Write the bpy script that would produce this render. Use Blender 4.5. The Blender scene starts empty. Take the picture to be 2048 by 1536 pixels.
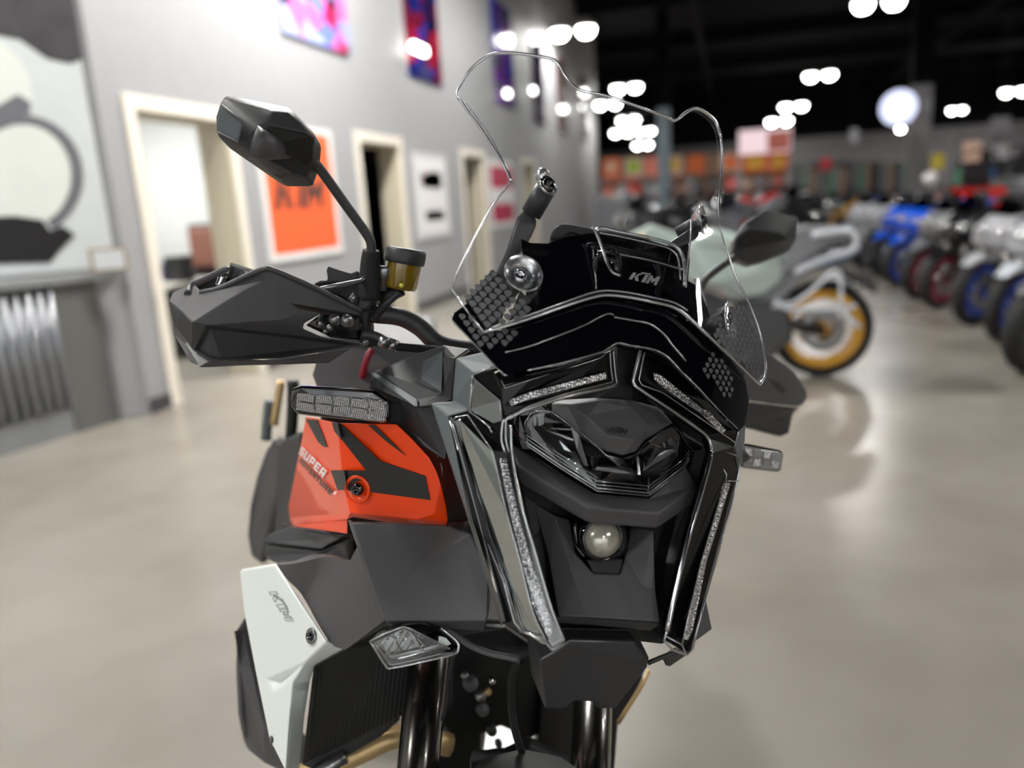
import bpy, bmesh, math, random
from mathutils import Vector, Matrix, geometry, noise as mnoise
random.seed(7)
sc = bpy.context.scene
COL = sc.collection
PI = math.pi

# ------------------------------------------------------------------ camera
FPX, CX, CY = 1540.0, 1024.0, 768.0          # focal length in pixels of the 2048x1536 frame
CAMZ = 1.32
_Y = Vector((1460-CX, -(383-CY), -FPX)).normalized()
_D = Vector((395, -6617, -FPX)); _D = (_D - _D.dot(_Y)*_Y).normalized()
_U = -_D
_X = _Y.cross(_U)
MC = Matrix((_X, _Y, _U))                    # camera axes -> world axes
CAM = Vector((0, 0, CAMZ))
cd = bpy.data.cameras.new('camera')
cam = bpy.data.objects.new('camera', cd); COL.objects.link(cam)
cam.matrix_world = Matrix.Translation(CAM) @ MC.to_4x4()
cd.sensor_width = 36.0
cd.lens = FPX/2048*36.0
cd.clip_start = 0.02; cd.clip_end = 200
cd.dof.use_dof = True
cd.dof.focus_distance = 0.95
cd.dof.aperture_fstop = 1.8
sc.camera = cam
sc.view_settings.view_transform = 'Standard'
sc.view_settings.look = 'None'
sc.view_settings.exposure = 0.62
sc.view_settings.gamma = 1.0
sc.view_settings.use_curve_mapping = False

def ray(px, py):
    return MC @ Vector(((px-CX)/FPX, -(py-CY)/FPX, -1.0))
def on_plane(px, py, axis, val):
    r = ray(px, py); t = (val-CAM[axis])/r[axis]
    return CAM + r*t

# ------------------------------------------------------------------ world
w = bpy.data.worlds.new('world'); sc.world = w; w.use_nodes = True
nt = w.node_tree
bg = nt.nodes['Background']
tc = nt.nodes.new('ShaderNodeTexCoord'); sx = nt.nodes.new('ShaderNodeSeparateXYZ')
rp = nt.nodes.new('ShaderNodeValToRGB')
nt.links.new(tc.outputs['Generated'], sx.inputs[0]); nt.links.new(sx.outputs['Z'], rp.inputs[0])
rp.color_ramp.elements[0].position = 0.0; rp.color_ramp.elements[0].color = (.55, .52, .48, 1)
rp.color_ramp.elements[1].position = 0.15; rp.color_ramp.elements[1].color = (.95, .98, 1.0, 1)
nt.links.new(rp.outputs[0], bg.inputs[0]); bg.inputs[1].default_value = 1.7

# ------------------------------------------------------------------ materials
def lin(c):
    return tuple(((x/255)/12.92 if x/255 <= .04045 else ((x/255+.055)/1.055)**2.4) for x in c) + (1,)
MATS = {}
def mat(name, col, rough=.5, metal=0., coat=0., spec=.5, bump=0., bscale=200, noise=None, coatr=.03, emit=0.):
    m = bpy.data.materials.new(name); m.use_nodes = True
    n = m.node_tree; p = n.nodes['Principled BSDF']
    c = lin(col)
    p.inputs['Base Color'].default_value = c
    p.inputs['Roughness'].default_value = rough
    p.inputs['Metallic'].default_value = metal
    p.inputs['Coat Weight'].default_value = coat
    p.inputs['Coat Roughness'].default_value = coatr
    p.inputs['Specular IOR Level'].default_value = spec
    if emit:
        p.inputs['Emission Color'].default_value = c; p.inputs['Emission Strength'].default_value = emit
    t = n.nodes.new('ShaderNodeTexCoord')
    nz = n.nodes.new('ShaderNodeTexNoise'); nz.inputs['Scale'].default_value = bscale
    nz.inputs['Detail'].default_value = 2
    n.links.new(t.outputs['Object'], nz.inputs['Vector'])
    if bump:
        b = n.nodes.new('ShaderNodeBump'); b.inputs['Strength'].default_value = bump
        b.inputs['Distance'].default_value = .001
        n.links.new(nz.outputs['Fac'], b.inputs['Height']); n.links.new(b.outputs[0], p.inputs['Normal'])
    if noise is None: noise = .06
    mx = n.nodes.new('ShaderNodeMix'); mx.data_type = 'RGBA'
    n2 = n.nodes.new('ShaderNodeTexNoise'); n2.inputs['Scale'].default_value = 6
    n.links.new(t.outputs['Object'], n2.inputs['Vector'])
    n.links.new(n2.outputs['Fac'], mx.inputs[0])
    mx.inputs[6].default_value = tuple(v*(1-noise) for v in c[:3])+(1,)
    mx.inputs[7].default_value = tuple(min(1, v*(1+noise)) for v in c[:3])+(1,)
    n.links.new(mx.outputs[2], p.inputs['Base Color'])
    MATS[name] = m
    return m
def clear(name, tint, gloss=.12, rough=.0, diff=0.):
    m = bpy.data.materials.new(name); m.use_nodes = True
    n = m.node_tree; n.nodes.clear()
    out = n.nodes.new('ShaderNodeOutputMaterial')
    tr = n.nodes.new('ShaderNodeBsdfTransparent'); tr.inputs[0].default_value = tint
    gl = n.nodes.new('ShaderNodeBsdfGlossy'); gl.inputs['Roughness'].default_value = rough
    gl.inputs[0].default_value = (1, 1, 1, 1)
    lw = n.nodes.new('ShaderNodeLayerWeight'); lw.inputs[0].default_value = .5
    pw = n.nodes.new('ShaderNodeMath'); pw.operation = 'POWER'; pw.inputs[1].default_value = 4.5
    ml = n.nodes.new('ShaderNodeMath'); ml.operation = 'MULTIPLY_ADD'; ml.inputs[1].default_value = .75; ml.inputs[2].default_value = .035+.1*gloss
    n.links.new(lw.outputs['Facing'], pw.inputs[0]); n.links.new(pw.outputs[0], ml.inputs[0])
    m1 = n.nodes.new('ShaderNodeMixShader')
    n.links.new(ml.outputs[0], m1.inputs[0]); n.links.new(tr.outputs[0], m1.inputs[1]); n.links.new(gl.outputs[0], m1.inputs[2])
    last = m1
    if diff:
        d = n.nodes.new('ShaderNodeBsdfGlossy'); d.inputs[0].default_value = (.9, .9, .92, 1); d.inputs['Roughness'].default_value = .22
        m2 = n.nodes.new('ShaderNodeMixShader'); m2.inputs[0].default_value = diff
        n.links.new(m1.outputs[0], m2.inputs[1]); n.links.new(d.outputs[0], m2.inputs[2]); last = m2
    n.links.new(last.outputs[0], out.inputs[0])
    MATS[name] = m
    return m
mat('matte_plastic', (80, 79, 81), .46, bump=.25, bscale=900)
mat('matte_dark', (50, 50, 52), .46, bump=.2, bscale=900)
mat('satin_gray', (92, 99, 102), .4, bump=.15, bscale=900)
mat('black', (12, 12, 13), .55)
mat('gloss_black', (8, 8, 12), .06, coat=1., noise=.02)
mat('lamp_black', (7, 7, 9), .22, spec=.3)
mat('piano', (7, 7, 12), .03, coat=1., noise=.02)
mat('mirror_black', (185, 190, 190), .05, metal=1., noise=.02)
mat('chrome', (200, 200, 205), .12, metal=1.)
mat('silver', (150, 150, 152), .3, metal=.9)
def cellmat(name, lo, hi, scale, kind):
    m = mat(name, hi, .2, metal=.85); n = m.node_tree; p = n.nodes['Principled BSDF']
    t = n.nodes.new('ShaderNodeTexCoord')
    r = n.nodes.new('ShaderNodeValToRGB')
    if kind == 'cells':
        v = n.nodes.new('ShaderNodeTexVoronoi'); v.inputs['Scale'].default_value = scale; v.inputs['Randomness'].default_value = .45
        n.links.new(t.outputs['Object'], v.inputs['Vector']); src = v.outputs['Distance']
        r.color_ramp.elements[0].position = .12; r.color_ramp.elements[1].position = .62
    else:
        a_ = n.nodes.new('ShaderNodeTexWave'); a_.bands_direction = 'Z'; a_.inputs['Scale'].default_value = scale
        b2 = n.nodes.new('ShaderNodeTexWave'); b2.bands_direction = 'Y'; b2.inputs['Scale'].default_value = scale
        mm = n.nodes.new('ShaderNodeMath'); mm.operation = 'MULTIPLY'
        for q in (a_, b2): n.links.new(t.outputs['Object'], q.inputs['Vector'])
        n.links.new(a_.outputs['Fac'], mm.inputs[0]); n.links.new(b2.outputs['Fac'], mm.inputs[1]); src = mm.outputs[0]
        r.color_ramp.elements[0].position = .0; r.color_ramp.elements[1].position = .6
    r.color_ramp.elements[0].color = lin(lo); r.color_ramp.elements[1].color = lin(hi)
    n.links.new(src, r.inputs[0]); n.links.new(r.outputs[0], p.inputs['Base Color'])
    b_ = n.nodes.new('ShaderNodeBump'); b_.inputs['Strength'].default_value = 1; b_.inputs['Distance'].default_value = .0015
    n.links.new(src, b_.inputs['Height']); n.links.new(b_.outputs[0], p.inputs['Normal'])
cellmat('guide', (40, 40, 42), (245, 245, 248), 330, 'cells')
cellmat('dotlens', (188, 188, 190), (252, 252, 255), 130, 'grid')
mat('orange', (255, 72, 4), .3, coat=.35, noise=.02)
mat('decal_black', (38, 38, 37), .4)
mat('white_panel', (222, 228, 224), .35, coat=.3, noise=.01)
mat('white_print', (235, 235, 235), .4)
mat('rubber', (22, 22, 23), .8, bump=.3, bscale=300)
mat('fluid', (120, 95, 10), .15, coat=1.)
mat('yellow_dot', (220, 215, 90), .4)
mat('tan_metal', (196, 168, 120), .35, metal=.5)
mat('fog_lens', (190, 186, 172), .18, metal=.45, coat=1., bump=.3, bscale=300)
mat('gray_logo', (150, 150, 152), .4)
mat('dark_fork', (84, 82, 80), .22, metal=1., coat=.6)
mat('scale_print', (72, 72, 75), .5)
clear('clear', (.97, .975, .98, 1), .14)
clear('clear_lens', (.95, .955, .96, 1), .25)
clear('clear_edge', (.75, .77, .79, 1), .5, .05, .45)
clear('smoke', (.10, .10, .12, 1), .25)

# ------------------------------------------------------------------ mesh helpers
OBJROOT = []
def link(name, bm, m, parent=None, smooth=False, mods=(), ang=None):
    me = bpy.data.meshes.new(name)
    if smooth:
        for f in bm.faces: f.smooth = True
    if ang:
        for f in bm.faces: f.smooth = True
    bm.to_mesh(me); bm.free()
    if ang: me.set_sharp_from_angle(angle=math.radians(ang))
    for x in (m if isinstance(m, (list, tuple)) else [m]):
        me.materials.append(MATS[x] if isinstance(x, str) else x)
    o = bpy.data.objects.new(name, me); COL.objects.link(o)
    if parent: o.parent = parent
    for k, v in mods:
        md = o.modifiers.new(k, k)
        for a, b_ in v.items(): setattr(md, a, b_)
    return o
def bev(w_=.002, seg=2):
    return ('BEVEL', dict(width=w_, segments=seg, limit_method='ANGLE', angle_limit=math.radians(28), harden_normals=False))
def tag(o, label=None, cat=None, group=None, kind=None):
    if label: o['label'] = label
    if cat: o['category'] = cat
    if group: o['group'] = group
    if kind: o['kind'] = kind
    return o
def empty(name, loc, rz=0):
    o = bpy.data.objects.new(name, None); COL.objects.link(o)
    o.empty_display_size = .1
    o.location = loc; o.rotation_euler = (0, 0, rz)
    return o
def copy_tree(o, parent=None):
    c = o.copy(); COL.objects.link(c); c.parent = parent
    for ch in list(o.children): copy_tree(ch, c)
    return c
def box(bm, x0, x1, y0, y1, z0, z1, M=None, mi=0):
    vs = [bm.verts.new(Vector(p) if M is None else M @ Vector(p)) for p in
          ((x0,y0,z0),(x1,y0,z0),(x1,y1,z0),(x0,y1,z0),(x0,y0,z1),(x1,y0,z1),(x1,y1,z1),(x0,y1,z1))]
    for f in ((3,2,1,0),(4,5,6,7),(0,1,5,4),(1,2,6,5),(2,3,7,6),(3,0,4,7)):
        fc = bm.faces.new([vs[i] for i in f]); fc.material_index = mi
def boxo(name, x0, x1, y0, y1, z0, z1, m, parent=None, bevel=0):
    bm = bmesh.new(); box(bm, x0, x1, y0, y1, z0, z1)
    return link(name, bm, m, parent, mods=[bev(bevel)] if bevel else ())
def sweep(bm, pts, rad, n=10, cap=True, sy=1.0, mi=0):
    pts = [Vector(p) for p in pts]
    rads = rad if isinstance(rad, (list, tuple)) else [rad]*len(pts)
    rings = []; up = None
    for i, p in enumerate(pts):
        t = (pts[min(i+1, len(pts)-1)]-pts[max(i-1, 0)]).normalized()
        if up is None:
            up = Vector((0, 0, 1)) if abs(t.z) < .9 else Vector((1, 0, 0))
        a = (up - up.dot(t)*t).normalized(); up = a; c = t.cross(a)
        rings.append([bm.verts.new(p + a*math.cos(2*PI*k/n)*rads[i]*sy + c*math.sin(2*PI*k/n)*rads[i]) for k in range(n)])
    for r0, r1 in zip(rings, rings[1:]):
        for k in range(n):
            f = bm.faces.new((r0[k], r0[(k+1) % n], r1[(k+1) % n], r1[k])); f.smooth = True; f.material_index = mi
    if cap:
        for r_, q in ((rings[0], -1), (rings[-1], 1)):
            f = bm.faces.new(r_[::q]); f.material_index = mi
def smooth_path(pts, k=6):
    P = [Vector(p) for p in pts]; out = []
    Q = [P[0]*2-P[1]]+P+[P[-1]*2-P[-2]]
    for i in range(1, len(Q)-2):
        a, b_, c, d = Q[i-1:i+3]
        for j in range(k):
            t = j/k
            out.append(.5*((2*b_)+(-a+c)*t+(2*a-5*b_+4*c-d)*t*t+(-a+3*b_-3*c+d)*t**3))
    out.append(P[-1]); return out
def tube(name, pts, rad, m, parent=None, n=10, smooth=True, k=6):
    bm = bmesh.new()
    if smooth and len(pts) > 2:
        if isinstance(rad, (list, tuple)):
            rr = []
            for i in range(len(pts)-1):
                for j in range(k): rr.append(rad[i]+(rad[i+1]-rad[i])*j/k)
            rr.append(rad[-1]); rad = rr
        pts = smooth_path(pts, k)
    sweep(bm, pts, rad, n)
    return link(name, bm, m, parent)
def lathe(bm, prof, c, axis, n=28, mi=0):
    """prof: list of (r, h) along axis from centre c"""
    axis = Vector(axis).normalized(); c = Vector(c)
    a = axis.orthogonal().normalized(); b_ = axis.cross(a)
    rings = []
    for r, hh in prof:
        if r < 1e-6: rings.append([bm.verts.new(c+axis*hh)])
        else: rings.append([bm.verts.new(c+axis*hh+(a*math.cos(2*PI*k/n)+b_*math.sin(2*PI*k/n))*r) for k in range(n)])
    for r0, r1 in zip(rings, rings[1:]):
        for k in range(n):
            q = [r0[k % len(r0)], r0[(k+1) % len(r0)], r1[(k+1) % len(r1)], r1[k % len(r1)]]
            q2 = []
            for v in q:
                if v not in q2: q2.append(v)
            if len(q2) >= 3:
                f = bm.faces.new(q2); f.smooth = True; f.material_index = mi
def latheo(name, prof, c, axis, m, parent=None, n=28, mods=()):
    bm = bmesh.new(); lathe(bm, prof, c, axis, n)
    bmesh.ops.recalc_face_normals(bm, faces=bm.faces)
    return link(name, bm, m, parent, mods=mods)
def extrude_shell(bm, co, faces, off):
    """closed solid from a front surface (co, faces) and an offset (vector or per-vertex list)"""
    A = [bm.verts.new(c) for c in co]
    B = [bm.verts.new(Vector(c) + (off[i] if isinstance(off, list) else off)) for i, c in enumerate(co)]
    cnt = {}
    for f in faces:
        for a, b_ in zip(f, list(f[1:])+[f[0]]): cnt[(a, b_)] = cnt.get((a, b_), 0)+1
    for f in faces:
        bm.faces.new([A[i] for i in f]); bm.faces.new([B[i] for i in f[::-1]])
    for (a, b_) in cnt:
        if (b_, a) not in cnt: bm.faces.new((A[b_], A[a], B[a], B[b_]))
    bmesh.ops.recalc_face_normals(bm, faces=bm.faces)

# lettering drawn as polygons in a 0..1 box (italic block capitals)
LET = {
 'K': [[(0,0),(.3,0),(.3,1),(0,1)], [(.3,.38),(.62,1),(1,1),(.3,.62-.25)], [(.36,.55),(.58,.72),(1,0),(.66,0)]],
 'T': [[(.34,0),(.66,0),(.66,1),(.34,1)], [(0,.76),(1,.76),(1,1),(0,1)]],
 'M': [[(0,0),(.24,0),(.24,1),(0,1)], [(.76,0),(1,0),(1,1),(.76,1)], [(.24,1),(.24,.55),(.5,.15),(.5,.6)], [(.76,1),(.5,.6),(.5,.15),(.76,.55)]],
 'S': [[(0,0),(1,0),(1,.2),(0,.2)], [(0,.4),(1,.4),(1,.6),(0,.6)], [(0,.8),(1,.8),(1,1),(0,1)], [(0,.6),(.25,.6),(.25,.8),(0,.8)], [(.75,.2),(1,.2),(1,.4),(.75,.4)]],
 'U': [[(0,0),(1,0),(1,.2),(0,.2)], [(0,.2),(.27,.2),(.27,1),(0,1)], [(.73,.2),(1,.2),(1,1),(.73,1)]],
 'P': [[(0,0),(.27,0),(.27,1),(0,1)], [(.27,.8),(1,.8),(1,1),(.27,1)], [(.27,.33),(1,.33),(1,.53),(.27,.53)], [(.75,.53),(1,.53),(1,.8),(.75,.8)]],
 'E': [[(0,0),(.27,0),(.27,1),(0,1)], [(.27,.8),(1,.8),(1,1),(.27,1)], [(.27,.4),(.9,.4),(.9,.6),(.27,.6)], [(.27,0),(1,0),(1,.2),(.27,.2)]],
 'R': [[(0,0),(.27,0),(.27,1),(0,1)], [(.27,.8),(1,.8),(1,1),(.27,1)], [(.27,.36),(1,.36),(1,.56),(.27,.56)], [(.75,.56),(1,.56),(1,.8),(.75,.8)], [(.5,.36),(.8,.36),(1,0),(.7,0)]],
 'A': [[(0,0),(.26,0),(.26,1),(0,1)], [(.74,0),(1,0),(1,1),(.74,1)], [(.26,.8),(.74,.8),(.74,1),(.26,1)], [(.26,.32),(.74,.32),(.74,.5),(.26,.5)]],
 'D': [[(0,0),(.26,0),(.26,1),(0,1)], [(.26,.8),(.85,.8),(.85,1),(.26,1)], [(.26,0),(.85,0),(.85,.2),(.26,.2)], [(.74,.1),(1,.2),(1,.8),(.74,.9)]],
 'V': [[(0,1),(.28,1),(.5,.3),(.5,0),(.38,0)], [(1,1),(.72,1),(.5,.3),(.5,0),(.62,0)]],
 'N': [[(0,0),(.25,0),(.25,1),(0,1)], [(.75,0),(1,0),(1,1),(.75,1)], [(.25,1),(.25,.65),(.75,0),(.75,.35)]],
 'L': [[(0,0),(.27,0),(.27,1),(0,1)], [(.27,0),(1,0),(1,.2),(.27,.2)]],
 'I': [[(.35,0),(.65,0),(.65,1),(.35,1)]],
 'O': [[(0,0),(1,0),(1,.2),(0,.2)], [(0,.8),(1,.8),(1,1),(0,1)], [(0,.2),(.26,.2),(.26,.8),(0,.8)], [(.74,.2),(1,.2),(1,.8),(.74,.8)]],
}
def ktm_polys():
    """the three interlocking letters, in a 0..1 x 0..1 box, already slanted"""
    out = []
    def add(polys, x0, x1, y0=0., y1=.82):
        for p in polys: out.append([(x0+(x1-x0)*x, y0+(y1-y0)*y) for x, y in p])
    add(LET['K'], 0, .36)
    add([[(.36,0),(.66,0),(.66,1),(.36,1)]], .3, .72)
    add([[(0,0),(1,0),(1,1),(0,1)]], .27, .62, .86, 1.0)
    add(LET['M'], .62, 1)
    return [[((x+.12*(y-.0))/1.12, y) for x, y in p] for p in out]
def text_polys(s, slant=.2, gap=.22):
    n = len(s); wd = 1.0/(n-(gap)*1.0+0*n) if n else 1
    out = []
    for i, ch in enumerate(s):
        if ch == ' ': continue
        for p in LET[ch]:
            out.append([((i+x*(1-gap))/n, y) for x, y in p])
    return [[((x+slant*y/n)/(1+slant/n), y) for x, y in p] for p in out]
def decal(name, polys, tl, tr, bl, m, parent=None, th=.0006, nrm=None, br=None):
    """polygons (0..1 box) laid in the parallelogram tl,tr,bl"""
    tl, tr, bl = Vector(tl), Vector(tr), Vector(bl)
    br = Vector(br) if br is not None else tr+bl-tl
    n = (tr-tl).cross(tl-bl).normalized() if nrm is None else Vector(nrm)
    bm = bmesh.new()
    for p in polys:
        co = [(bl*(1-x)+br*x)*(1-y)+(tl*(1-x)+tr*x)*y + n*th for x, y in p]
        extrude_shell(bm, co, [list(range(len(co)))], -n*th)
    return link(name, bm, m, parent)
# ------------------------------------------------------------------ setting materials
mat('wall_gray', (152, 152, 154), .6, noise=.03)
mat('office_wall', (186, 187, 184), .7, noise=.02)
mat('trim_cream', (226, 219, 206), .45, noise=.02)
mat('jamb_cream', (186, 178, 158), .5, noise=.02)
mat('dark_base', (62, 62, 66), .5)
mat('ceiling_black', (5, 5, 9), .9, spec=.1)
mat('joist_black', (9, 9, 12), .8, spec=.1)
mat('far_gray', (104, 101, 104), .8)
mat('corrugated', (150, 152, 156), .38, metal=.75, noise=.15)
mat('counter_gray', (128, 129, 130), .45)
mat('counter_dark', (96, 96, 94), .6)
mat('mural_sheet', (206, 211, 212), .5, noise=.06)
mat('mural_dark', (66, 64, 68), .5, noise=.5)
mat('mural_black', (24, 23, 25), .5)
mat('mural_white', (222, 226, 220), .5, noise=.05)
mat('mural_mid', (112, 112, 118), .5, noise=.2)
mat('sign_orange', (238, 98, 50), .5, noise=.04)
mat('sign_white', (226, 224, 224), .5, noise=.02)
mat('sign_grayboard', (196, 196, 199), .5, noise=.03)
mat('ink_black', (44, 44, 44), .6)
mat('ink_red', (205, 30, 50), .5)
mat('ink_crimson', (176, 26, 70), .5)
mat('brown_leather', (112, 72, 58), .5)
mat('desk_white', (205, 198, 188), .5)
mat('paper', (205, 208, 212), .7)
mat('green_item', (70, 120, 60), .5)
mat('blue_item', (110, 120, 170), .5)
mat('tire', (20, 20, 21), .75)
mat('wood_frame', (140, 110, 60), .5)
mat('pillar_gray', (128, 126, 127), .7)
mat('pillar_blue', (112, 126, 134), .7)
for nm, c in dict(p_white=(196,200,208), p_blue=(14,84,210), p_lblue=(110,140,215), p_crimson=(140,14,50), p_rimblue=(24,66,185), p_black=(24,24,27),
                  p_gray=(110,112,116), p_silver=(170,172,176), p_sage=(176,190,184), p_yellow=(196,178,30), p_gold=(206,150,20), p_red=(215,22,22), p_brown=(120,78,30), p_navy=(20,70,110), p_green=(22,120,80)).items():
    mat(nm, c, .25, coat=.7, noise=.03)
for nm, c in dict(h_orange=(236,120,60), h_green=(150,190,20), h_pink=(232,130,112), h_yellow=(226,180,60), h_cream=(214,180,158), h_rose=(176,120,116), h_brown=(150,120,90)).items():
    mat(nm, c, .6, noise=.05)
mat('lamp_body', (150, 150, 150), .4)
def emis(name, col, s):
    m = bpy.data.materials.new(name); m.use_nodes = True
    n = m.node_tree; n.nodes.clear()
    e = n.nodes.new('ShaderNodeEmission'); o = n.nodes.new('ShaderNodeOutputMaterial')
    e.inputs[0].default_value = lin(col); e.inputs[1].default_value = s
    n.links.new(e.outputs[0], o.inputs[0]); MATS[name] = m
emis('lamp_glow', (255, 252, 244), 22)
emis('reflection_glow', (255, 252, 244), 7)  # glow for the light reflections in the wall banners
emis('lightbox', (215, 220, 250), 1.1)
emis('lightbox_warm', (225, 200, 205), .8)
def picture_mat(name, cols, scale, seed):
    m = bpy.data.materials.new(name); m.use_nodes = True
    n = m.node_tree; p = n.nodes['Principled BSDF']; p.inputs['Roughness'].default_value = .12
    p.inputs['Coat Weight'].default_value = .4
    t = n.nodes.new('ShaderNodeTexCoord'); mp = n.nodes.new('ShaderNodeMapping'); mp.inputs['Location'].default_value = (seed, seed*2, 0)
    v = n.nodes.new('ShaderNodeTexVoronoi'); v.inputs['Scale'].default_value = scale
    sp = n.nodes.new('ShaderNodeSeparateColor'); r = n.nodes.new('ShaderNodeValToRGB'); r.color_ramp.interpolation = 'CONSTANT'
    n.links.new(t.outputs['Object'], mp.inputs[0]); n.links.new(mp.outputs[0], v.inputs['Vector'])
    n.links.new(v.outputs['Color'], sp.inputs[0]); n.links.new(sp.outputs[0], r.inputs[0]); n.links.new(r.outputs[0], p.inputs['Base Color'])
    e = r.color_ramp.elements
    e[0].color = lin(cols[0]); e[0].position = 0
    e[1].color = lin(cols[1]); e[1].position = 1/len(cols)
    for i, c in enumerate(cols[2:]):
        x = e.new((i+2)/len(cols)); x.color = lin(c)
    MATS[name] = m
picture_mat('pic_pinkblue', [(110,130,225),(150,160,230),(190,40,90),(40,40,60),(90,110,150),(200,110,170),(170,180,230)], 5, 1)
picture_mat('pic_blue', [(30,50,150),(110,20,50),(25,35,110),(70,70,120),(150,15,45),(20,20,60)], 3.5, 3)
picture_mat('pic_violet', [(60,70,190),(120,50,150),(40,50,160),(90,90,120)], 4, 5)
picture_mat('pic_dark', [(50,46,60),(70,60,74),(36,34,50)], 4, 6)
picture_mat('pic_brown', [(100,70,66),(120,96,92),(80,50,50)], 4, 8)

# concrete floor
def floor_mat():
    m = bpy.data.materials.new('polished_concrete'); m.use_nodes = True
    n = m.node_tree; p = n.nodes['Principled BSDF']
    t = n.nodes.new('ShaderNodeTexCoord')
    a = n.nodes.new('ShaderNodeTexNoise'); a.inputs['Scale'].default_value = .9; a.inputs['Detail'].default_value = 3; a.inputs['Roughness'].default_value = .6
    b_ = n.nodes.new('ShaderNodeTexNoise'); b_.inputs['Scale'].default_value = 4; b_.inputs['Detail'].default_value = 1
    r = n.nodes.new('ShaderNodeValToRGB'); r.color_ramp.elements[0].position = .32; r.color_ramp.elements[1].position = .68
    r.color_ramp.elements[0].color = lin((119, 113, 104)); r.color_ramp.elements[1].color = lin((138, 133, 124))
    r2 = n.nodes.new('ShaderNodeValToRGB'); r2.color_ramp.elements[0].color = (.965,.965,.965,1); r2.color_ramp.elements[1].color = (1,1,1,1)
    r2.color_ramp.elements[0].position = .2; r2.color_ramp.elements[1].position = .85
    mx = n.nodes.new('ShaderNodeMix'); mx.data_type = 'RGBA'; mx.blend_type = 'MULTIPLY'; mx.inputs[0].default_value = 1
    n.links.new(t.outputs['Object'], a.inputs[0]); n.links.new(t.outputs['Object'], b_.inputs[0])
    n.links.new(a.outputs[0], r.inputs[0]); n.links.new(b_.outputs[0], r2.inputs[0])
    n.links.new(r.outputs[0], mx.inputs[6]); n.links.new(r2.outputs[0], mx.inputs[7]); n.links.new(mx.outputs[2], p.inputs['Base Color'])
    rr = n.nodes.new('ShaderNodeMapRange'); rr.inputs[3].default_value = .25; rr.inputs[4].default_value = .28
    n.links.new(b_.outputs[0], rr.inputs[0]); n.links.new(rr.outputs[0], p.inputs['Roughness'])
    p.inputs['Specular IOR Level'].default_value = .6
    MATS['concrete'] = m
floor_mat()

# ------------------------------------------------------------------ room shell
XW = -4.01
def struct(name, boxes, m, parent=None):
    bm = bmesh.new()
    for b_ in boxes: box(bm, *b_)
    o = link(name, bm, m, parent)
    if parent is None: o['kind'] = 'structure'
    return o
struct('floor', [(-13, 18, -10, 46, -.2, 0)], 'concrete')
struct('ceiling', [(-13, 18, -10, 46, 6.5, 6.7)], 'ceiling_black')
DOORS = [(4.67, 5.92), (8.14, 9.45), (11.72, 12.95), (15.4, 16.6)]
TRW = .10; DTOP = 2.22
segs = []; y = 4.45
for a, b_ in DOORS:
    segs.append((XW-.25, XW, y, a+TRW, 0, 6.5))
    segs.append((XW-.25, XW, a+TRW, b_-TRW, DTOP-TRW, 6.5)); y = b_-TRW
segs.append((XW-.25, XW, y, 25, 0, 6.5))
struct('wall_left', segs, 'wall_gray')
bb = []; y = 4.45
for a, b_ in DOORS: bb.append((XW, XW+.012, y, a, 0, .11)); y = b_
bb.append((XW, XW+.012, y, 25, 0, .11))
struct('baseboard_left', bb, 'dark_base')
for i, (a, b_) in enumerate(DOORS):
    d = struct('door_%d' % (i+1), [(XW, XW+.02, a, a+TRW, 0, DTOP), (XW, XW+.02, b_-TRW, b_, 0, DTOP), (XW, XW+.02, a+TRW, b_-TRW, DTOP-TRW, DTOP)], 'trim_cream')
    struct('door_jamb', [(XW-.27, XW, b_-TRW-.02, b_-TRW, 0, DTOP-TRW), (XW-.27, XW, a+TRW, a+TRW+.02, 0, DTOP-TRW), (XW-.27, XW, a+TRW+.02, b_-TRW-.02, DTOP-TRW-.02, DTOP-TRW)], 'jamb_cream', d)
# rooms behind the doorways
struct('wall_office', [(-8.4, -8.2, 4.45, 8.0, 0, 2.8), (-8.2, XW-.25, 7.8, 8.0, 0, 2.8), (-8.2, XW-.25, 4.4, 4.6, 0, 2.8)], 'office_wall')
struct('ceiling_office', [(-8.4, XW-.25, 4.4, 8.0, 2.8, 2.9)], 'office_wall')
struct('wall_inner_rooms', [(-7, XW-.25, 8.0, 8.02, 0, 2.8), (-7, XW-.25, 11, 11.1, 0, 2.8), (-7, XW-.25, 14.6, 14.7, 0, 2.8), (-7, XW-.25, 18, 18.1, 0, 2.8), (-7.1, -7, 8.0, 18.1, 0, 2.8)], 'far_gray')
struct('ceiling_inner_rooms', [(-7.1, XW-.25, 8.0, 18.1, 2.8, 2.9)], 'far_gray')
# slanted service alcove at the near end of the left wall
P0 = Vector((XW-.06, 4.46, 0)); PD = Vector((-.6, -.8, 0)); PN = Vector((.8, -.6, 0))
def slab(bm, s0, s1, n0, n1, z0, z1):
    c = [P0+PD*s+PN*n for s, n in ((s0, n0), (s1, n0), (s1, n1), (s0, n1))]
    co = [Vector((p.x, p.y, z0)) for p in c]
    extrude_shell(bm, co, [[0, 1, 2, 3]], Vector((0, 0, z1-z0)))
bm = bmesh.new(); slab(bm, -.02, 5.2, -.2, 0, 0, 6.5)
o = link('wall_alcove', bm, 'wall_gray'); o['kind'] = 'structure'
pe = P0+PD*5.2
struct('wall_near_left', [(pe.x-.2, pe.x, -10, pe.y, 0, 6.5)], 'office_wall')
struct('wall_side_left', [(-13, -12.8, 25, 46, 0, 6.5), (-13, XW-.25, 24.8, 25, 0, 6.5)], 'far_gray')
struct('wall_back', [(-13, 18, 45.8, 46, 0, 3.9)], 'far_gray')
struct('wall_back_upper', [(-13, 18, 45.8, 46, 3.9, 6.5)], 'ceiling_black')
struct('wall_right', [(18, 18.2, -10, 46, 0, 6.5)], 'far_gray')
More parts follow.
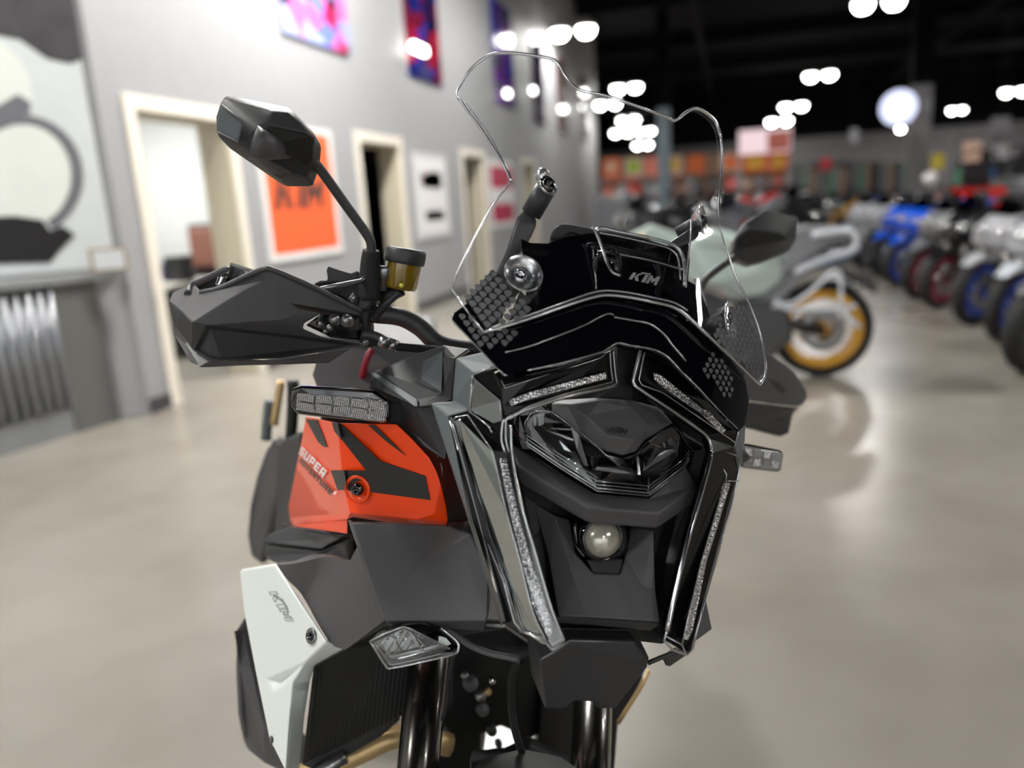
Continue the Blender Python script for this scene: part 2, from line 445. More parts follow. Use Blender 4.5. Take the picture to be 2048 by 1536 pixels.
struct('wall_front', [(-13, -5.2, -10.2, -10, 0, 6.5), (14, 18, -10.2, -10, 0, 6.5), (-5.2, 14, -10.2, -10, 4.6, 6.5), (4, 4.6, -10.2, -10, 0, 4.6)], 'office_wall')
for i, (x0, x1) in enumerate(((-5.2, 4), (4.6, 14))):  # unseen windows added so world light fills the room from behind the camera
    fr = []
    for k in range(5):
        x = x0+(x1-x0)*k/4; fr.append((x-.03, x+.03, -10.15, -10.05, 0, 4.6))
    fr += [(x0, x1, -10.15, -10.05, 0, .12), (x0, x1, -10.15, -10.05, 4.5, 4.6), (x0, x1, -10.15, -10.05, 2.5, 2.58)]
    wd = struct('window_fill_%d' % (i+1), fr, 'dark_base')
    struct('window_fill_glass', [(x0, x1, -10.105, -10.095, .12, 4.5)], 'clear', wd)
js = []
for yy in range(-8, 46, 6): js.append((-13, 18, yy, yy+.12, 6.1, 6.5))
for xx in (-9, -1, 7, 15): js.append((xx, xx+.15, -10, 46, 5.9, 6.1))
struct('trim_1', js, 'joist_black')

# counter with corrugated front
ctop = on_plane(100, 549, 0, -4.38).z
ce = empty('service_counter', (P0.x, P0.y, 0)); tag(ce, 'grey service counter with a corrugated metal front below the motorcycle mural', 'counter')
def inpar(name, bm, m, par, **k):
    o = link(name, bm, m, None, **k); o.parent = par; o.matrix_parent_inverse = Matrix.Translation(par.location).inverted(); return o
CF = .34  # counter depth off the wall at its far end is small, it widens towards the camera
def cpt(s, z, off=0): # counter front line
    p = P0+Vector((-.09, -.16, 0))+Vector((-.165, -.986, 0))*s+Vector((.986, -.165, 0))*off
    return Vector((p.x, p.y, z))
bm = bmesh.new(); N = 260; L = 3.4
ro = []
for i in range(N+1):
    s = .32+(L-.32)*i/N; of = .024*math.sin(2*PI*s/.076)
    ro.append((bm.verts.new(cpt(s, .17, of)), bm.verts.new(cpt(s, ctop-.07, of))))
for a, b_ in zip(ro, ro[1:]):
    f = bm.faces.new((a[0], b_[0], b_[1], a[1])); f.smooth = True
inpar('corrugated_panel', bm, 'corrugated', ce, mods=[('SOLIDIFY', dict(thickness=.004))])
bm = bmesh.new(); co = [cpt(0, 0, .01), cpt(L, 0, .01), cpt(L, 0, -.03), cpt(0, 0, -.03)]
extrude_shell(bm, co, [[0,1,2,3]], Vector((0,0,.17))); inpar('kick_base', bm, 'counter_gray', ce)
bm = bmesh.new(); co = [cpt(0, .0, .02), cpt(.32, .0, .02), cpt(.32, 0, -.03), cpt(0, 0, -.03)]
extrude_shell(bm, co, [[0,1,2,3]], Vector((0,0,ctop-.06))); inpar('end_panel', bm, 'counter_dark', ce)
bm = bmesh.new(); co = [cpt(-.02, ctop-.06, .05), cpt(L, ctop-.06, .05), P0+PD*L+Vector((0,0,ctop-.06)), P0+Vector((0,0,ctop-.06))]
extrude_shell(bm, co, [[0,1,2,3]], Vector((0,0,.06))); inpar('worktop', bm, 'counter_gray', ce, mods=[bev(.008)])

# mural on the slanted wall
def on_mural(px, py, off=.0):
    r = ray(px, py); n = PN; p0 = P0+PN*off
    t = (p0-CAM).dot(n)/r.dot(n); return CAM+r*t
bm = bmesh.new()
def mpoly(pts, off, mi):
    co = [on_mural(x, y_, off) for x, y_ in pts]
    f0 = len(bm.faces); extrude_shell(bm, co, [list(range(len(co)))], -PN*off*.9)
    for f in list(bm.faces)[f0:]: f.material_index = mi
A = [P0+PD*s+Vector((0,0,z)) for s, z in ((.02, ctop+.02), (3.6, ctop+.02), (3.6, 3.2), (.02, 3.2))]
extrude_shell(bm, [a+PN*.012 for a in A], [[0,1,2,3]], -PN*.01)
mpoly([(-60,-40),(160,-40),(178,60),(180,112),(140,128),(95,118),(40,80),(-60,60)], .014, 1)
mpoly([(-60,60),(0,80),(40,118),(62,160),(66,215),(45,238),(-60,240)], .016, 3)
mpoly([(-60,245),(-10,215),(35,188),(62,205),(60,228),(10,238),(-60,262)], .018, 4)
cx_, cy_ = 45, 352
ring = [(cx_+122*math.cos(t), cy_+122*math.sin(t)) for t in [math.radians(a) for a in range(-120, 61, 12)]]
rin = [(cx_+98*math.cos(t), cy_+104*math.sin(t)) for t in [math.radians(a) for a in range(60, -121, -12)]]
mpoly([(cx_+98*math.cos(math.radians(a)), cy_+104*math.sin(math.radians(a))) for a in range(0, 360, 20)], .017, 3)
mpoly(ring+rin, .019, 4)
mpoly([(-60,436),(30,432),(85,440),(100,462),(125,452),(150,470),(120,500),(100,525),(-60,528)], .021, 2)
mu = link('wall_mural', bm, ['mural_sheet', 'mural_dark', 'mural_black', 'mural_white', 'mural_mid'])
tag(mu, 'large pale wall mural of a motorcycle wheel and mudguard above the service counter', 'mural')
# frame and strap on the counter
pf = on_mural(216, 512, .18); pf.z = ctop
e = empty('picture_frame', pf); e.rotation_euler = (0, 0, math.atan2(PN.y, PN.x)-PI/2)
tag(e, 'small gold-edged frame standing on the grey counter', 'picture frame')
boxo('frame', -.11, .11, -.01, .01, 0, .15, 'wood_frame', e); boxo('card', -.095, .095, .01, .013, .012, .138, 'paper', e)
c0 = cpt(1.02, ctop, .05)
bm = bmesh.new(); sweep(bm, smooth_path([c0+Vector((-.3, -.12, .03)), c0+Vector((-.12, 0, .04)), c0+Vector((.005, .02, .03)), c0+Vector((.02, .01, -.05)), c0+Vector((.02, .04, -.17))]), .035, 8)
tag(link('strap', bm, 'mural_black'), 'black strap hanging over the front edge of the grey counter', 'strap')

# office furniture seen through the first doorway
def floorz(px, py, z): return on_plane(px, py, 2, z)
dk = empty('desk', (-6.0, 6.9, 0)); tag(dk, 'white-topped office desk behind the first doorway', 'desk')
boxo('desk_top', -1.1, .75, -.55, .3, .71, .75, 'desk_white', dk)
boxo('desk_panel', -1.05, .7, -.45, -.42, 0, .71, 'mural_black', dk)
for sx_ in (-1.05, .65): boxo('leg', sx_, sx_+.05, -.4, .25, 0, .71, 'dark_base', dk)
ch = empty('office_chair', (-6.1, 7.35, 0)); tag(ch, 'office chair with a brown leather backrest behind the white desk', 'chair')
ch.location = (-5.75, 7.42, 0)
boxo('seat', -.24, .24, -.22, .22, .44, .52, 'mural_black', ch, .03)
boxo('backrest', -.19, .19, .18, .26, .82, 1.28, 'brown_leather', ch, .05)
boxo('back_frame', -.22, .27, .24, .29, .6, 1.31, 'mural_black', ch, .05)
tube('column', [(0,0,.06), (0,0,.44)], .03, 'dark_base', ch, smooth=False)
for k in range(5):
    a = 2*PI*k/5; tube('leg', [(0,0,.09), (.28*math.cos(a), .28*math.sin(a), .04)], .02, 'dark_base', ch, smooth=False)
for i, (x, yy, sx_, sy_, sz, m, lb) in enumerate([(-6.75, 6.62, .3, .22, .12, 'paper', 'stack of white papers at the far left of the desk'), (-6.45, 6.55, .16, .2, .16, 'p_gray', 'grey device standing on the desk beside the papers'),
        (-6.2, 6.6, .1, .1, .18, 'mural_black', 'black desk tidy in the middle of the desk'), (-5.95, 6.62, .16, .12, .22, 'paper', 'white box on the desk in front of the brown chair'),
        (-5.9, 6.5, .1, .08, .09, 'green_item', 'small green item at the front of the desk'), (-5.6, 6.62, .13, .12, .2, 'blue_item', 'pale blue box at the right end of the desk'), (-5.4, 6.72, .2, .2, .26, 'mural_black', 'black device at the right end of the desk')]):
    tag(boxo('desk_item', x-sx_/2, x+sx_/2, yy-sy_/2, yy+sy_/2, .75, .75+sz, m, bevel=.01), lb, 'desk item')
tp = on_plane(358, 447, 0, -6.6)
bm = bmesh.new(); lathe(bm, [(.0, .0), (.07, 0), (.07, .02), (.09, .03), (.09, .2), (.05, .22), (0, .22)], (-6.35, 6.95, .75), (0, 0, 1), 16)
lathe(bm, [(0, 0), (.085, .01), (.09, .1), (.06, .17), (0, .18)], (-6.35, 6.95, 1.0), (0, 0, 1), 16)
tag(link('desk_lamp', bm, 'paper'), 'round white desk lamp left of the brown chair', 'lamp')
ol = bpy.data.lights.new('office_lamp_light', 'AREA'); ol.energy = 95; ol.size = 1.2
oo = bpy.data.objects.new('office_lamp_light', ol); COL.objects.link(oo); oo.location = (-6, 6.1, 2.75)
for (yy, nm) in ((9.6, 'b'), (13, 'c')):
    pass
# display cabinet seen through second doorway
for (y0, lb) in ((9.6, 'tall black glass cabinet behind the second doorway'), (13.3, 'dark cabinet behind the third doorway')):
    e = empty('cabinet', (-5.6, y0+.6, 0)); tag(e, lb, 'cabinet')
    boxo('carcass', -.9, .9, 0, .5, 0, 2.0, 'mural_black', e)
    boxo('door', -.88, -.01, -.02, 0, .05, 1.95, 'gloss_black', e); boxo('door', .01, .88, -.02, 0, .05, 1.95, 'gloss_black', e)

# signs on the left wall
def wallrect(x0, y0, x1, y1):
    a = on_plane(x0, y0, 0, XW); b_ = on_plane(x1, y1, 0, XW); return a.y, b_.y
def board(name, y0, y1, z0, z1, m, label, cat, th=.02, group=None):
    o = boxo(name, XW, XW+th, y0, y1, z0, z1, m); return tag(o, label, cat, group)
def patch(name, par, y0, y1, z0, z1, m, x=XW+.022):
    o = boxo(name, x-.002, x+.001, y0, y1, z0, z1, m); o.parent = par; return o
s = board('wall_sign', 6.2, 7.58, .93, 2.17, 'sign_white', 'orange sign with black lettering in a white border on the grey wall', 'sign')
patch('face', s, 6.27, 7.5, 1.0, 2.12, 'sign_orange')
decal('lettering', ktm_polys(), (XW+.024, 6.36, 1.76), (XW+.024, 7.34, 1.76), (XW+.024, 6.36, 1.40), 'ink_black', s, th=.002, nrm=(1,0,0))
s = board('wall_sign', 9.74, 11.0, .92, 2.07, 'sign_grayboard', 'pale grey poster with a red and black emblem between the second and third doorways', 'sign')
patch('face', s, 9.82, 10.92, .99, 2.0, 'sign_white')
patch('emblem', s, 9.98, 10.22, 1.62, 1.8, 'ink_red'); patch('emblem', s, 10.22, 10.75, 1.6, 1.82, 'ink_black'); patch('lettering', s, 10.05, 10.75, 1.17, 1.3, 'ink_black')
s = board('wall_sign', 13.15, 14.7, .93, 2.1, 'sign_white', 'white poster with two crimson bands beyond the third doorway', 'sign')
patch('band', s, 13.2, 14.6, 1.62, 2.0, 'ink_crimson'); patch('band', s, 13.2, 14.6, 1.03, 1.35, 'ink_crimson')
for (y0, y1, z0, m, lb) in ((6.87, 8.2, 3.0, 'pic_pinkblue', 'blue and pink racing banner high on the wall, nearest the camera'), (9.88, 11.08, 3.02, 'pic_blue', 'dark blue and red racing banner high on the wall, second along'),
        (13.85, 15.1, 3.1, 'pic_violet', 'violet and blue banner high on the wall, seen through the windscreen'), (16.7, 17.7, 3.0, 'pic_dark', 'dark banner high on the wall, fourth along'),
        (19.2, 20.1, 2.95, 'pic_brown', 'brown banner high on the wall, fifth along'), (22.3, 23.2, 2.95, 'pic_dark', 'narrow dark banner high on the wall, farthest along')):
    tag(boxo('wall_banner', XW, XW+.03, y0, y1, z0, z0+1.75, m), lb, 'banner')

# ------------------------------------------------------------------ ceiling fixtures
def fixture_at(p, label, group, drop=1.1, scale=1., power=380):
    e = empty('ceiling_light', p); tag(e, label, 'ceiling light', group)
    sc_ = scale
    for sx_ in (-1, 1):
        cx = .30*sx_*sc_
        bm = bmesh.new(); box(bm, cx-.2*sc_, cx+.2*sc_, -.17*sc_, .17*sc_, .02, .10)
        link('lamp_housing', bm, 'lamp_body', e, mods=[bev(.02)])
        bm = bmesh.new(); lathe(bm, [(0, -.16*sc_), (.10*sc_, -.14*sc_), (.17*sc_, -.07*sc_), (.19*sc_, .02)], (cx, 0, 0), (0, 0, 1), 16)
        link('lamp_panel', bm, 'lamp_glow', e)
    bm = bmesh.new(); sweep(bm, [(0, 0, .1), (0, 0, 6.1-p[2] if p[2] < 6 else .2)], .012, 6); link('stem', bm, 'joist_black', e)
    ld = bpy.data.lights.new('ceiling_light_lamp', 'AREA'); ld.shape = 'RECTANGLE'; ld.size = .9*sc_; ld.size_y = .3*sc_; ld.energy = power; ld.color = (1, .985, .95)
    lo = bpy.data.objects.new('ceiling_light_lamp', ld); COL.objects.link(lo); lo.parent = e; lo.location = (0, 0, -.02)
    return e
PXL = [((1145, 62), 5.0, 'twin ceiling light over the first row, above the windscreen'), ((1757, 5), 5.0, 'twin ceiling light cut by the top edge of the picture'),
       ((1640, 150), 5.0, 'twin ceiling light second in the row right of the windscreen'), ((1587, 212), 5.0, 'twin ceiling light third in the row right of the windscreen'),
       ((1558, 242), 5.0, 'twin ceiling light farthest in the row right of the windscreen'), ((1811, 257), 4.0, 'twin ceiling light just below the round hanging sign'),
       ((1914, 220), 4.4, 'warm ceiling light between the round sign and the right edge'), ((2030, 182), 5.0, 'ceiling light at the right edge of the picture'),
       ((1253, 175), 5.0, 'twin ceiling light seen through the top of the windscreen'), ((1215, 208), 4.0, 'twin ceiling light lower left of the windscreen group'),
       ((1257, 240), 4.0, 'ceiling light in the middle of the windscreen group'), ((1243, 265), 3.6, 'small ceiling light at the bottom left of the windscreen group'),
       ((1290, 262), 3.9, 'ceiling light at the right of the windscreen group, upper one'), ((1285, 290), 3.4, 'ceiling light at the right of the windscreen group, lower one')]
for (px, py), z, lb in PXL:
    p = on_plane(px, py, 2, z); far = p.y > 21
    if p.y > 44:
        z = CAMZ+(z-CAMZ)*42/p.y; p = on_plane(px, py, 2, z)
    fixture_at(p, lb, None, scale=(1.0 if p.y < 34 else 1.15) if z > 4.5 else .72, power=290 if z > 4.5 else 110)
for (px, py, z, lb) in ((838, 98, 3.37, 'bright twin light reflection in the second wall banner, added as glowing panels'), (1015, 187, 3.0, 'small bright light reflection in the violet banner, added as a glowing panel'), (1066, 181, 3.0, 'small bright light reflection in the fourth banner, added as a glowing panel')):  # glowing panels stand in for ceiling lights reflected in the glossy banners
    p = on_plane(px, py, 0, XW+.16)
    e = empty('banner_reflection', p); tag(e, lb, 'light reflection')
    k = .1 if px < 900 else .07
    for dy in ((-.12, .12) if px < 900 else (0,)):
        bm = bmesh.new(); box(bm, -.03, .03, dy-k, dy+k, -.05, .05); link('lamp_panel', bm, 'reflection_glow', e)
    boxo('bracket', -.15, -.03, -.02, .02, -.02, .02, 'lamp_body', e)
fixture_at((-2.5, 6.9, 5.3), 'unseen twin ceiling light added to brighten the wall at the first doorway, just above the view', None, power=860)  # unseen fixture added to brighten the near part of the left wall
for i, (x, yy) in enumerate([(-2.0, 4.2), (-4.6, -3.2), (5.6, 8.2), (-3.2, .5), (7.5, -2.5), (8.5, 4), (8.5, 14), (8.5, 25), (5, -7), (14, 10), (-2.2, 11.5)]):  # unseen fixtures
    fixture_at((x, yy, 5.3), 'unseen twin ceiling light added above the showroom, outside the top of the view', 'ceiling lights above the view', power=370)

# ------------------------------------------------------------------ background motorcycles (x forward, z up)
def prof(name, pts, m, parent, bevel=.02, smooth=True):
    """side outline (x, z, half width) filled into a solid symmetric about y = 0"""
    bm = bmesh.new()
    co = [Vector((x, -hw, z)) for x, z, hw in pts]
    extrude_shell(bm, co, [list(range(len(co)))], [Vector((0, 2*hw, 0)) for x, z, hw in pts])
    return link(name, bm, m, parent, mods=[bev(bevel, 3)] if bevel else ())
def wheel(parent, x, r, rimm, name='wheel', tw=.06, spokes=5, disc=True):
    e = latheo('tire', [(r-.075, -tw*.8), (r-.03, -tw), (r-.006, -tw*.55), (r, 0), (r-.006, tw*.55), (r-.03, tw), (r-.075, tw*.8), (r-.075, -tw*.8)], (x, 0, r), (0, 1, 0), 'tire', parent, 36)
    bm = bmesh.new()
    lathe(bm, [(r-.074, -tw*.82), (r-.125, -tw*.7), (r-.125, tw*.7), (r-.074, tw*.82), (r-.074, -tw*.82)], (x, 0, r), (0, 1, 0), 36)
    lathe(bm, [(0, -.05), (.05, -.05), (.05, .05), (0, .05)], (x, 0, r), (0, 1, 0), 14)
    for k in range(spokes):
        a = 2*PI*k/spokes
        for da in ((-.0, .12) if spokes < 9 else (-.0,)):
            sweep(bm, [(x+.04*math.cos(a), 0, r+.04*math.sin(a)), (x+(r-.11)*math.cos(a+da), 0, r+(r-.11)*math.sin(a+da))], .014 if spokes < 9 else .004, 6)
    bmesh.ops.recalc_face_normals(bm, faces=bm.faces)
    rm = link('rim', bm, rimm, e)
    if disc:
        for s in (-1, 1):
            latheo('brake_disc', [(.075, s*.058), (.15, s*.058), (.15, s*.064), (.075, s*.064), (.075, s*.058)], (x, 0, r), (0, 1, 0), 'silver', e, 24)
    return e
def sport_bike(name='motorcycle', body='p_blue', rim='p_rimblue', seat='p_black'):
    e = empty(name, (0, 0, 0))
    R = .31; WB = 1.4
    wheel(e, WB, R, rim); wheel(e, 0, R, rim, tw=.085)
    prof('fairing', [(1.22, .98, .12), (1.36, .86, .17), (1.30, .72, .21), (1.12, .60, .22), (1.02, .36, .2), (.62, .26, .17), (.55, .40, .2), (.80, .62, .21), (.86, .86, .18), (1.02, 1.0, .13)], body, e)
    prof('fuel_tank', [(.92, .95, .1), (.80, 1.02, .13), (.60, .98, .16), (.48, .82, .12), (.60, .72, .14), (.9, .76, .15)], body, e, .04)
    prof('seat', [(.5, .84, .11), (.22, .86, .14), (.16, .80, .13), (.48, .76, .1)], seat, e, .02)
    prof('tail_fairing', [(.2, .9, .1), (-.02, 1.0, .09), (-.26, 1.04, .05), (-.22, .95, .06), (.1, .8, .1), (.3, .74, .1)], body, e)
    prof('front_mudguard', [(WB-.28, .5, .05), (WB-.16, .62, .07), (WB+.08, .66, .07), (WB+.26, .56, .05), (WB+.1, .6, .07), (WB-.14, .56, .06)], body, e, .01)
    prof('windscreen', [(1.24, .98, .10), (1.12, 1.14, .07), (1.0, 1.16, .05), (1.02, 1.0, .11)], 'smoke', e, .01)
    prof('engine', [(.98, .66, .14), (.6, .7, .16), (.42, .56, .16), (.48, .24, .15), (.9, .22, .13)], 'p_black', e)
    for s in (-1, 1):
        tube('fork_leg', [(WB+.0, s*.1, R), (1.1, s*.1, .92)], .028, 'dark_fork', e, smooth=False)
        h = prof('headlight', [(1.335, .875, .0), (1.37, .84, .0), (1.345, .79, .0), (1.30, .80, .0)], 'dotlens', e, 0) if False else None
        bm = bmesh.new(); co = [Vector((1.30, s*.05, .9)), Vector((1.335, s*.13, .88)), Vector((1.35, s*.15, .82)), Vector((1.36, s*.05, .82))]
        extrude_shell(bm, co, [[0,1,2,3]], Vector((.02, 0, .005))); link('headlight', bm, 'dotlens', e)
        mr = tube('mirror_stem', [(1.14, s*.14, 1.04), (1.12, s*.3, 1.12)], .01, 'black', e, smooth=False)
        bm = bmesh.new(); box(bm, 1.08, 1.13, s*.3-.07, s*.3+.07, 1.09, 1.17); link('mirror_head', bm, 'black', mr, mods=[bev(.02)])
        tube('handlebar_grip', [(1.0, s*.16, .96), (.92, s*.32, .93)], .017, 'rubber', e, smooth=False)
        tube('swingarm', [(0, s*.11, R), (.5, s*.1, .42)], .03, 'silver', e, smooth=False)
    tube('exhaust', [(.5, -.15, .3), (.2, -.19, .36), (-.12, -.21, .52)], [.035, .055, .055], 'silver', e)
    return e
def place(e, x, y, deg, lean=6):
    e.rotation_mode = 'XYZ'; e.location = (x, y, 0); e.rotation_euler = (math.radians(-lean), 0, math.radians(deg))
def bike_from_front(e, fx, fy, deg, wb=1.4, lean=6):
    place(e, fx-wb*math.cos(math.radians(deg)), fy-wb*math.sin(math.radians(deg)), deg, lean)
ROW = [(1.97, 5.9, 'p_gray', 'p_black', 'motorcycle cut by the right edge of the picture, nearest in the row', 1),
       (2.15, 6.95, 'p_white', 'p_rimblue', 'white and silver sport motorcycle with blue wheels, second in the row from the camera', 0),
       (2.15, 7.9, 'p_silver', 'p_rimblue', 'silver sport motorcycle with blue wheels, third in the row', 0),
       (2.10, 8.95, 'p_black', 'p_crimson', 'black sport motorcycle with crimson wheels, nearer of two', 0),
       (2.08, 9.75, 'p_gray', 'p_crimson', 'dark grey sport motorcycle with crimson wheels, farther of two', 0),
       (2.10, 11.0, 'p_blue', 'p_rimblue', 'bright blue sport motorcycle with blue wheels, nearer of two', 0),
       (2.10, 12.1, 'p_blue', 'p_black', 'bright blue sport motorcycle with black wheels, farther of two', 0),
       (2.05, 13.4, 'p_silver', 'p_black', 'silver motorcycle with black wheels behind the two bright blue ones', 0),
       (2.0, 14.8, 'p_white', 'p_black', 'white motorcycle with black wheels far down the row', 0),
       (1.9, 16.4, 'p_gold', 'p_black', 'motorcycle with gold bodywork far down the row', 0),
       (1.8, 18.2, 'p_gray', 'p_black', 'grey motorcycle with black wheels at the far end of the row', 0)]
protos = {}
def get_sport(body, rim):
    src = protos.get('s')
    if src is None:
        e = sport_bike('motorcycle', body, rim); protos['s'] = e; protos['own'] = (body, rim); return e
    c = copy_tree(src)
    for o in [c]+list(c.children_recursive):
        if o.type != 'MESH': continue
        kind = o.name.split('.')[0]
        m = None
        if kind in ('fairing', 'fuel_tank', 'tail_fairing', 'front_mudguard'): m = body
        if kind == 'rim': m = rim
        if m:
            o.material_slots[0].link = 'OBJECT'; o.material_slots[0].material = MATS[m]
    return c
for fx, fy, body, rim, lb, _ in ROW:
    e = get_sport(body, rim); tag(e, lb, 'motorcycle', 'motorcycles in the row along the aisle')
    bike_from_front(e, fx, fy, 222)
R2 = [(5.4, 8.6, 'p_black', 'black motorcycle in the second row at the right edge'), (5.4, 10.0, 'p_gray', 'grey motorcycle in the second row near the right edge'), (5.3, 11.6, 'p_yellow', 'yellow motorcycle in the second row'),
      (5.2, 13.4, 'p_black', 'black motorcycle in the second row beyond the yellow one'), (4.6, 20.2, 'p_white', 'white motorcycle far back in the second row'), (3.4, 22.6, 'p_blue', 'blue motorcycle farthest back in the second row')]
for fx, fy, body, lb in R2:
    e = get_sport(body, 'p_black'); tag(e, lb, 'motorcycle', 'motorcycles in the second row'); bike_from_front(e, fx, fy, 222)
DARK = [(-1.5, 12.0, 'p_black', 205, 'black motorcycle seen low through the windscreen, leftmost'), (-.35, 12.6, 'p_gray', 228, 'dark grey motorcycle seen low through the windscreen, second from the left'),
        (.95, 15.6, 'p_black', 215, 'black motorcycle seen through the windscreen, above the right mount'), (-1.2, 16.9, 'p_black', 220, 'black motorcycle farther back, behind the dark grey one'),
        (-.2, 20.6, 'p_red', 220, 'red motorcycle behind the dark ones seen through the windscreen'), (.9, 23.6, 'p_silver', 225, 'silver motorcycle far back in the middle of the hall')]
for fx, fy, body, dg, lb in DARK:
    e = get_sport(body, 'p_black'); tag(e, lb, 'motorcycle', 'dark motorcycles in the middle of the hall'); bike_from_front(e, fx, fy, dg); e.scale = (1.18,)*3

# touring enduro behind the orange motorcycle, facing left, traced in side view
AD = 5.75                                     # its plane stands about 5.8 m away
def adv():
    wp = on_plane(1642, 660, 1, AD); R = .345
    hd = math.radians(184)
    f = Vector((math.cos(hd), math.sin(hd), 0)); e = empty('touring_motorcycle', (wp.x, wp.y, 0), hd)
    def q(px, py, yo=0.):                     # picture point -> side plane of the bike (x forward, z up), offset sideways
        r = ray(px, py); n = Vector((-f.y, f.x, 0)); p0 = e.location+n*yo
        t = (p0-CAM).dot(n)/r.dot(n); p = CAM+r*t-e.location
        return p.dot(f), p.z
    def pr(name, pts, hw, m, bevel=.02, yo=None):
        out = []
        for p in pts:
            h_ = p[2] if len(p) > 2 else hw
            x, z = q(p[0], p[1], h_ if yo is None else yo); out.append((x, z, h_))
        return prof(name, out, m, e, bevel)
    wheel(e, 0, R, 'p_gold', spokes=22, tw=.075); wheel(e, 1.5, R+.02, 'p_gold', spokes=22, tw=.06)
    pr('fuel_tank', [(1352,520),(1385,475),(1430,455),(1490,475),(1545,500),(1590,520,.1),(1575,560,.12),(1530,590,.18),(1480,600,.22),(1430,575,.24),(1380,570)], .2, 'p_sage', .05)
    pr('seat', [(1545,500),(1580,470),(1600,452),(1680,452),(1740,460),(1735,480),(1660,490),(1600,530),(1560,560)], .14, 'p_gray', .02)
    pr('side_cover', [(1480,598),(1530,590),(1575,560),(1600,530),(1640,505),(1650,530),(1600,560),(1570,600),(1500,620)], .13, 'p_gray')
    pr('tail_panel', [(1600,535),(1660,505),(1730,495),(1700,520),(1625,545)], .1, 'p_navy')
    pr('engine', [(1380,575),(1480,605),(1570,600),(1590,680),(1540,720),(1420,725),(1370,680)], .17, 'p_black')
    pr('beak', [(1240,480),(1300,450),(1360,470),(1380,520),(1330,520)], .1, 'p_sage', .02)
    # luggage rack hoops and pannier frame
    for s in (-1, 1):
        y_ = s*.17
        def T(pp): return [Vector((q(a, b_, y_)[0], y_, q(a, b_, y_)[1])) for a, b_ in pp]
        tube('luggage_rail', T([(1625,470),(1690,462),(1712,475),(1706,500),(1660,515),(1610,535),(1590,545)]), .022, 'p_white', e)
        tube('pannier_frame', T([(1545,612),(1600,600),(1665,545),(1682,560),(1684,620),(1720,655)]), .014, 'p_white', e)
        tube('pannier_bar', T([(1550,600),(1580,618),(1660,618),(1712,612)]), .016, 'p_white', e)
        tube('fork_leg', [(1.5, s*.11, R), (1.22, s*.11, 1.05)], .03, 'p_gold', e, smooth=False)
        tube('handlebar_grip', [(1.02, s*.15, 1.15), (.95, s*.42, 1.12)], .018, 'rubber', e, smooth=False)
        tube('swingarm', [(0, s*.12, R), (.55, s*.1, .45)], .04, 'p_black', e, smooth=False)
    tube('exhaust', [(.5, -.2, .4), (.2, -.24, .5), (-.25, -.26, .66)], [.04, .06, .06], 'p_white', e)
    prof('rear_mudguard', [(-.05, .78, .09), (-.3, .7, .09), (-.36, .58, .08), (-.3, .6, .08), (-.1, .72, .09)], 'p_black', e)
    e['label'] = 'pale green touring motorcycle with a yellow rear wheel, parked behind the orange one'; e['category'] = 'motorcycle'
    e.rotation_euler = (math.radians(0), 0, hd)
    return e
adv()

# ------------------------------------------------------------------ far side of the hall
def at(px, py, y): return on_plane(px, py, 1, y)
def facing_box(name, x0, y0, x1, y1, Y, m, th=.1, label=None, cat=None, group=None, bevel=.0):
    a = at(x0, y0, Y); b_ = at(x1, y1, Y)
    o = boxo(name, a.x, b_.x, Y, Y+th, min(a.z, b_.z), max(a.z, b_.z), m, bevel=bevel)
    if label: tag(o, label, cat, group)
    if name == 'hanging_sign':
        bm = bmesh.new()
        for xx in (a.x+(b_.x-a.x)*.2, a.x+(b_.x-a.x)*.8): sweep(bm, [(xx, Y+th/2, max(a.z, b_.z)), (xx, Y+th/2, 6.5)], .008, 5)
        link('hanger', bm, 'joist_black', o)
    if name == 'header_sign':
        bm = bmesh.new()
        for xx in (a.x+(b_.x-a.x)*.2, a.x+(b_.x-a.x)*.8): sweep(bm, [(xx, Y+th/2, 1.9), (xx, Y+th/2, min(a.z, b_.z))], .015, 5)
        link('post', bm, 'p_silver', o)
    return o
for i, (x0, x1, m, c, word) in enumerate([(1204,1240,'h_orange','h_cream','orange'), (1248,1286,'h_cream','h_green','cream and green'), (1290,1322,'h_pink','h_pink','pink'), (1330,1366,'h_cream','h_yellow','cream and yellow'),
        (1374,1410,'h_orange','h_orange','plain orange'), (1414,1438,'h_brown','h_brown','brown'), (1440,1482,'h_cream','h_orange','cream and orange'), (1486,1534,'h_orange','h_yellow','orange and yellow'), (1538,1576,'h_orange','h_yellow','rightmost orange and yellow')]):
    top = 318-i*1.8; bot = 352-i*1.2
    o = facing_box('header_sign', x0, top, x1, bot, 27.0, m, .15, word+' header sign over the far merchandise racks', 'sign', 'header signs over the far racks')
    a = at(x0+8, top+6, 26.98); b_ = at(x1-8, bot-8, 26.98)
    pp = boxo('patch', a.x, b_.x, 26.98, 27.0, b_.z, a.z, c); pp.parent = o
CN = dict(p_gray='dark grey', h_cream='cream', p_black='black', p_red='red', h_pink='pink', p_white='white', p_silver='silver')
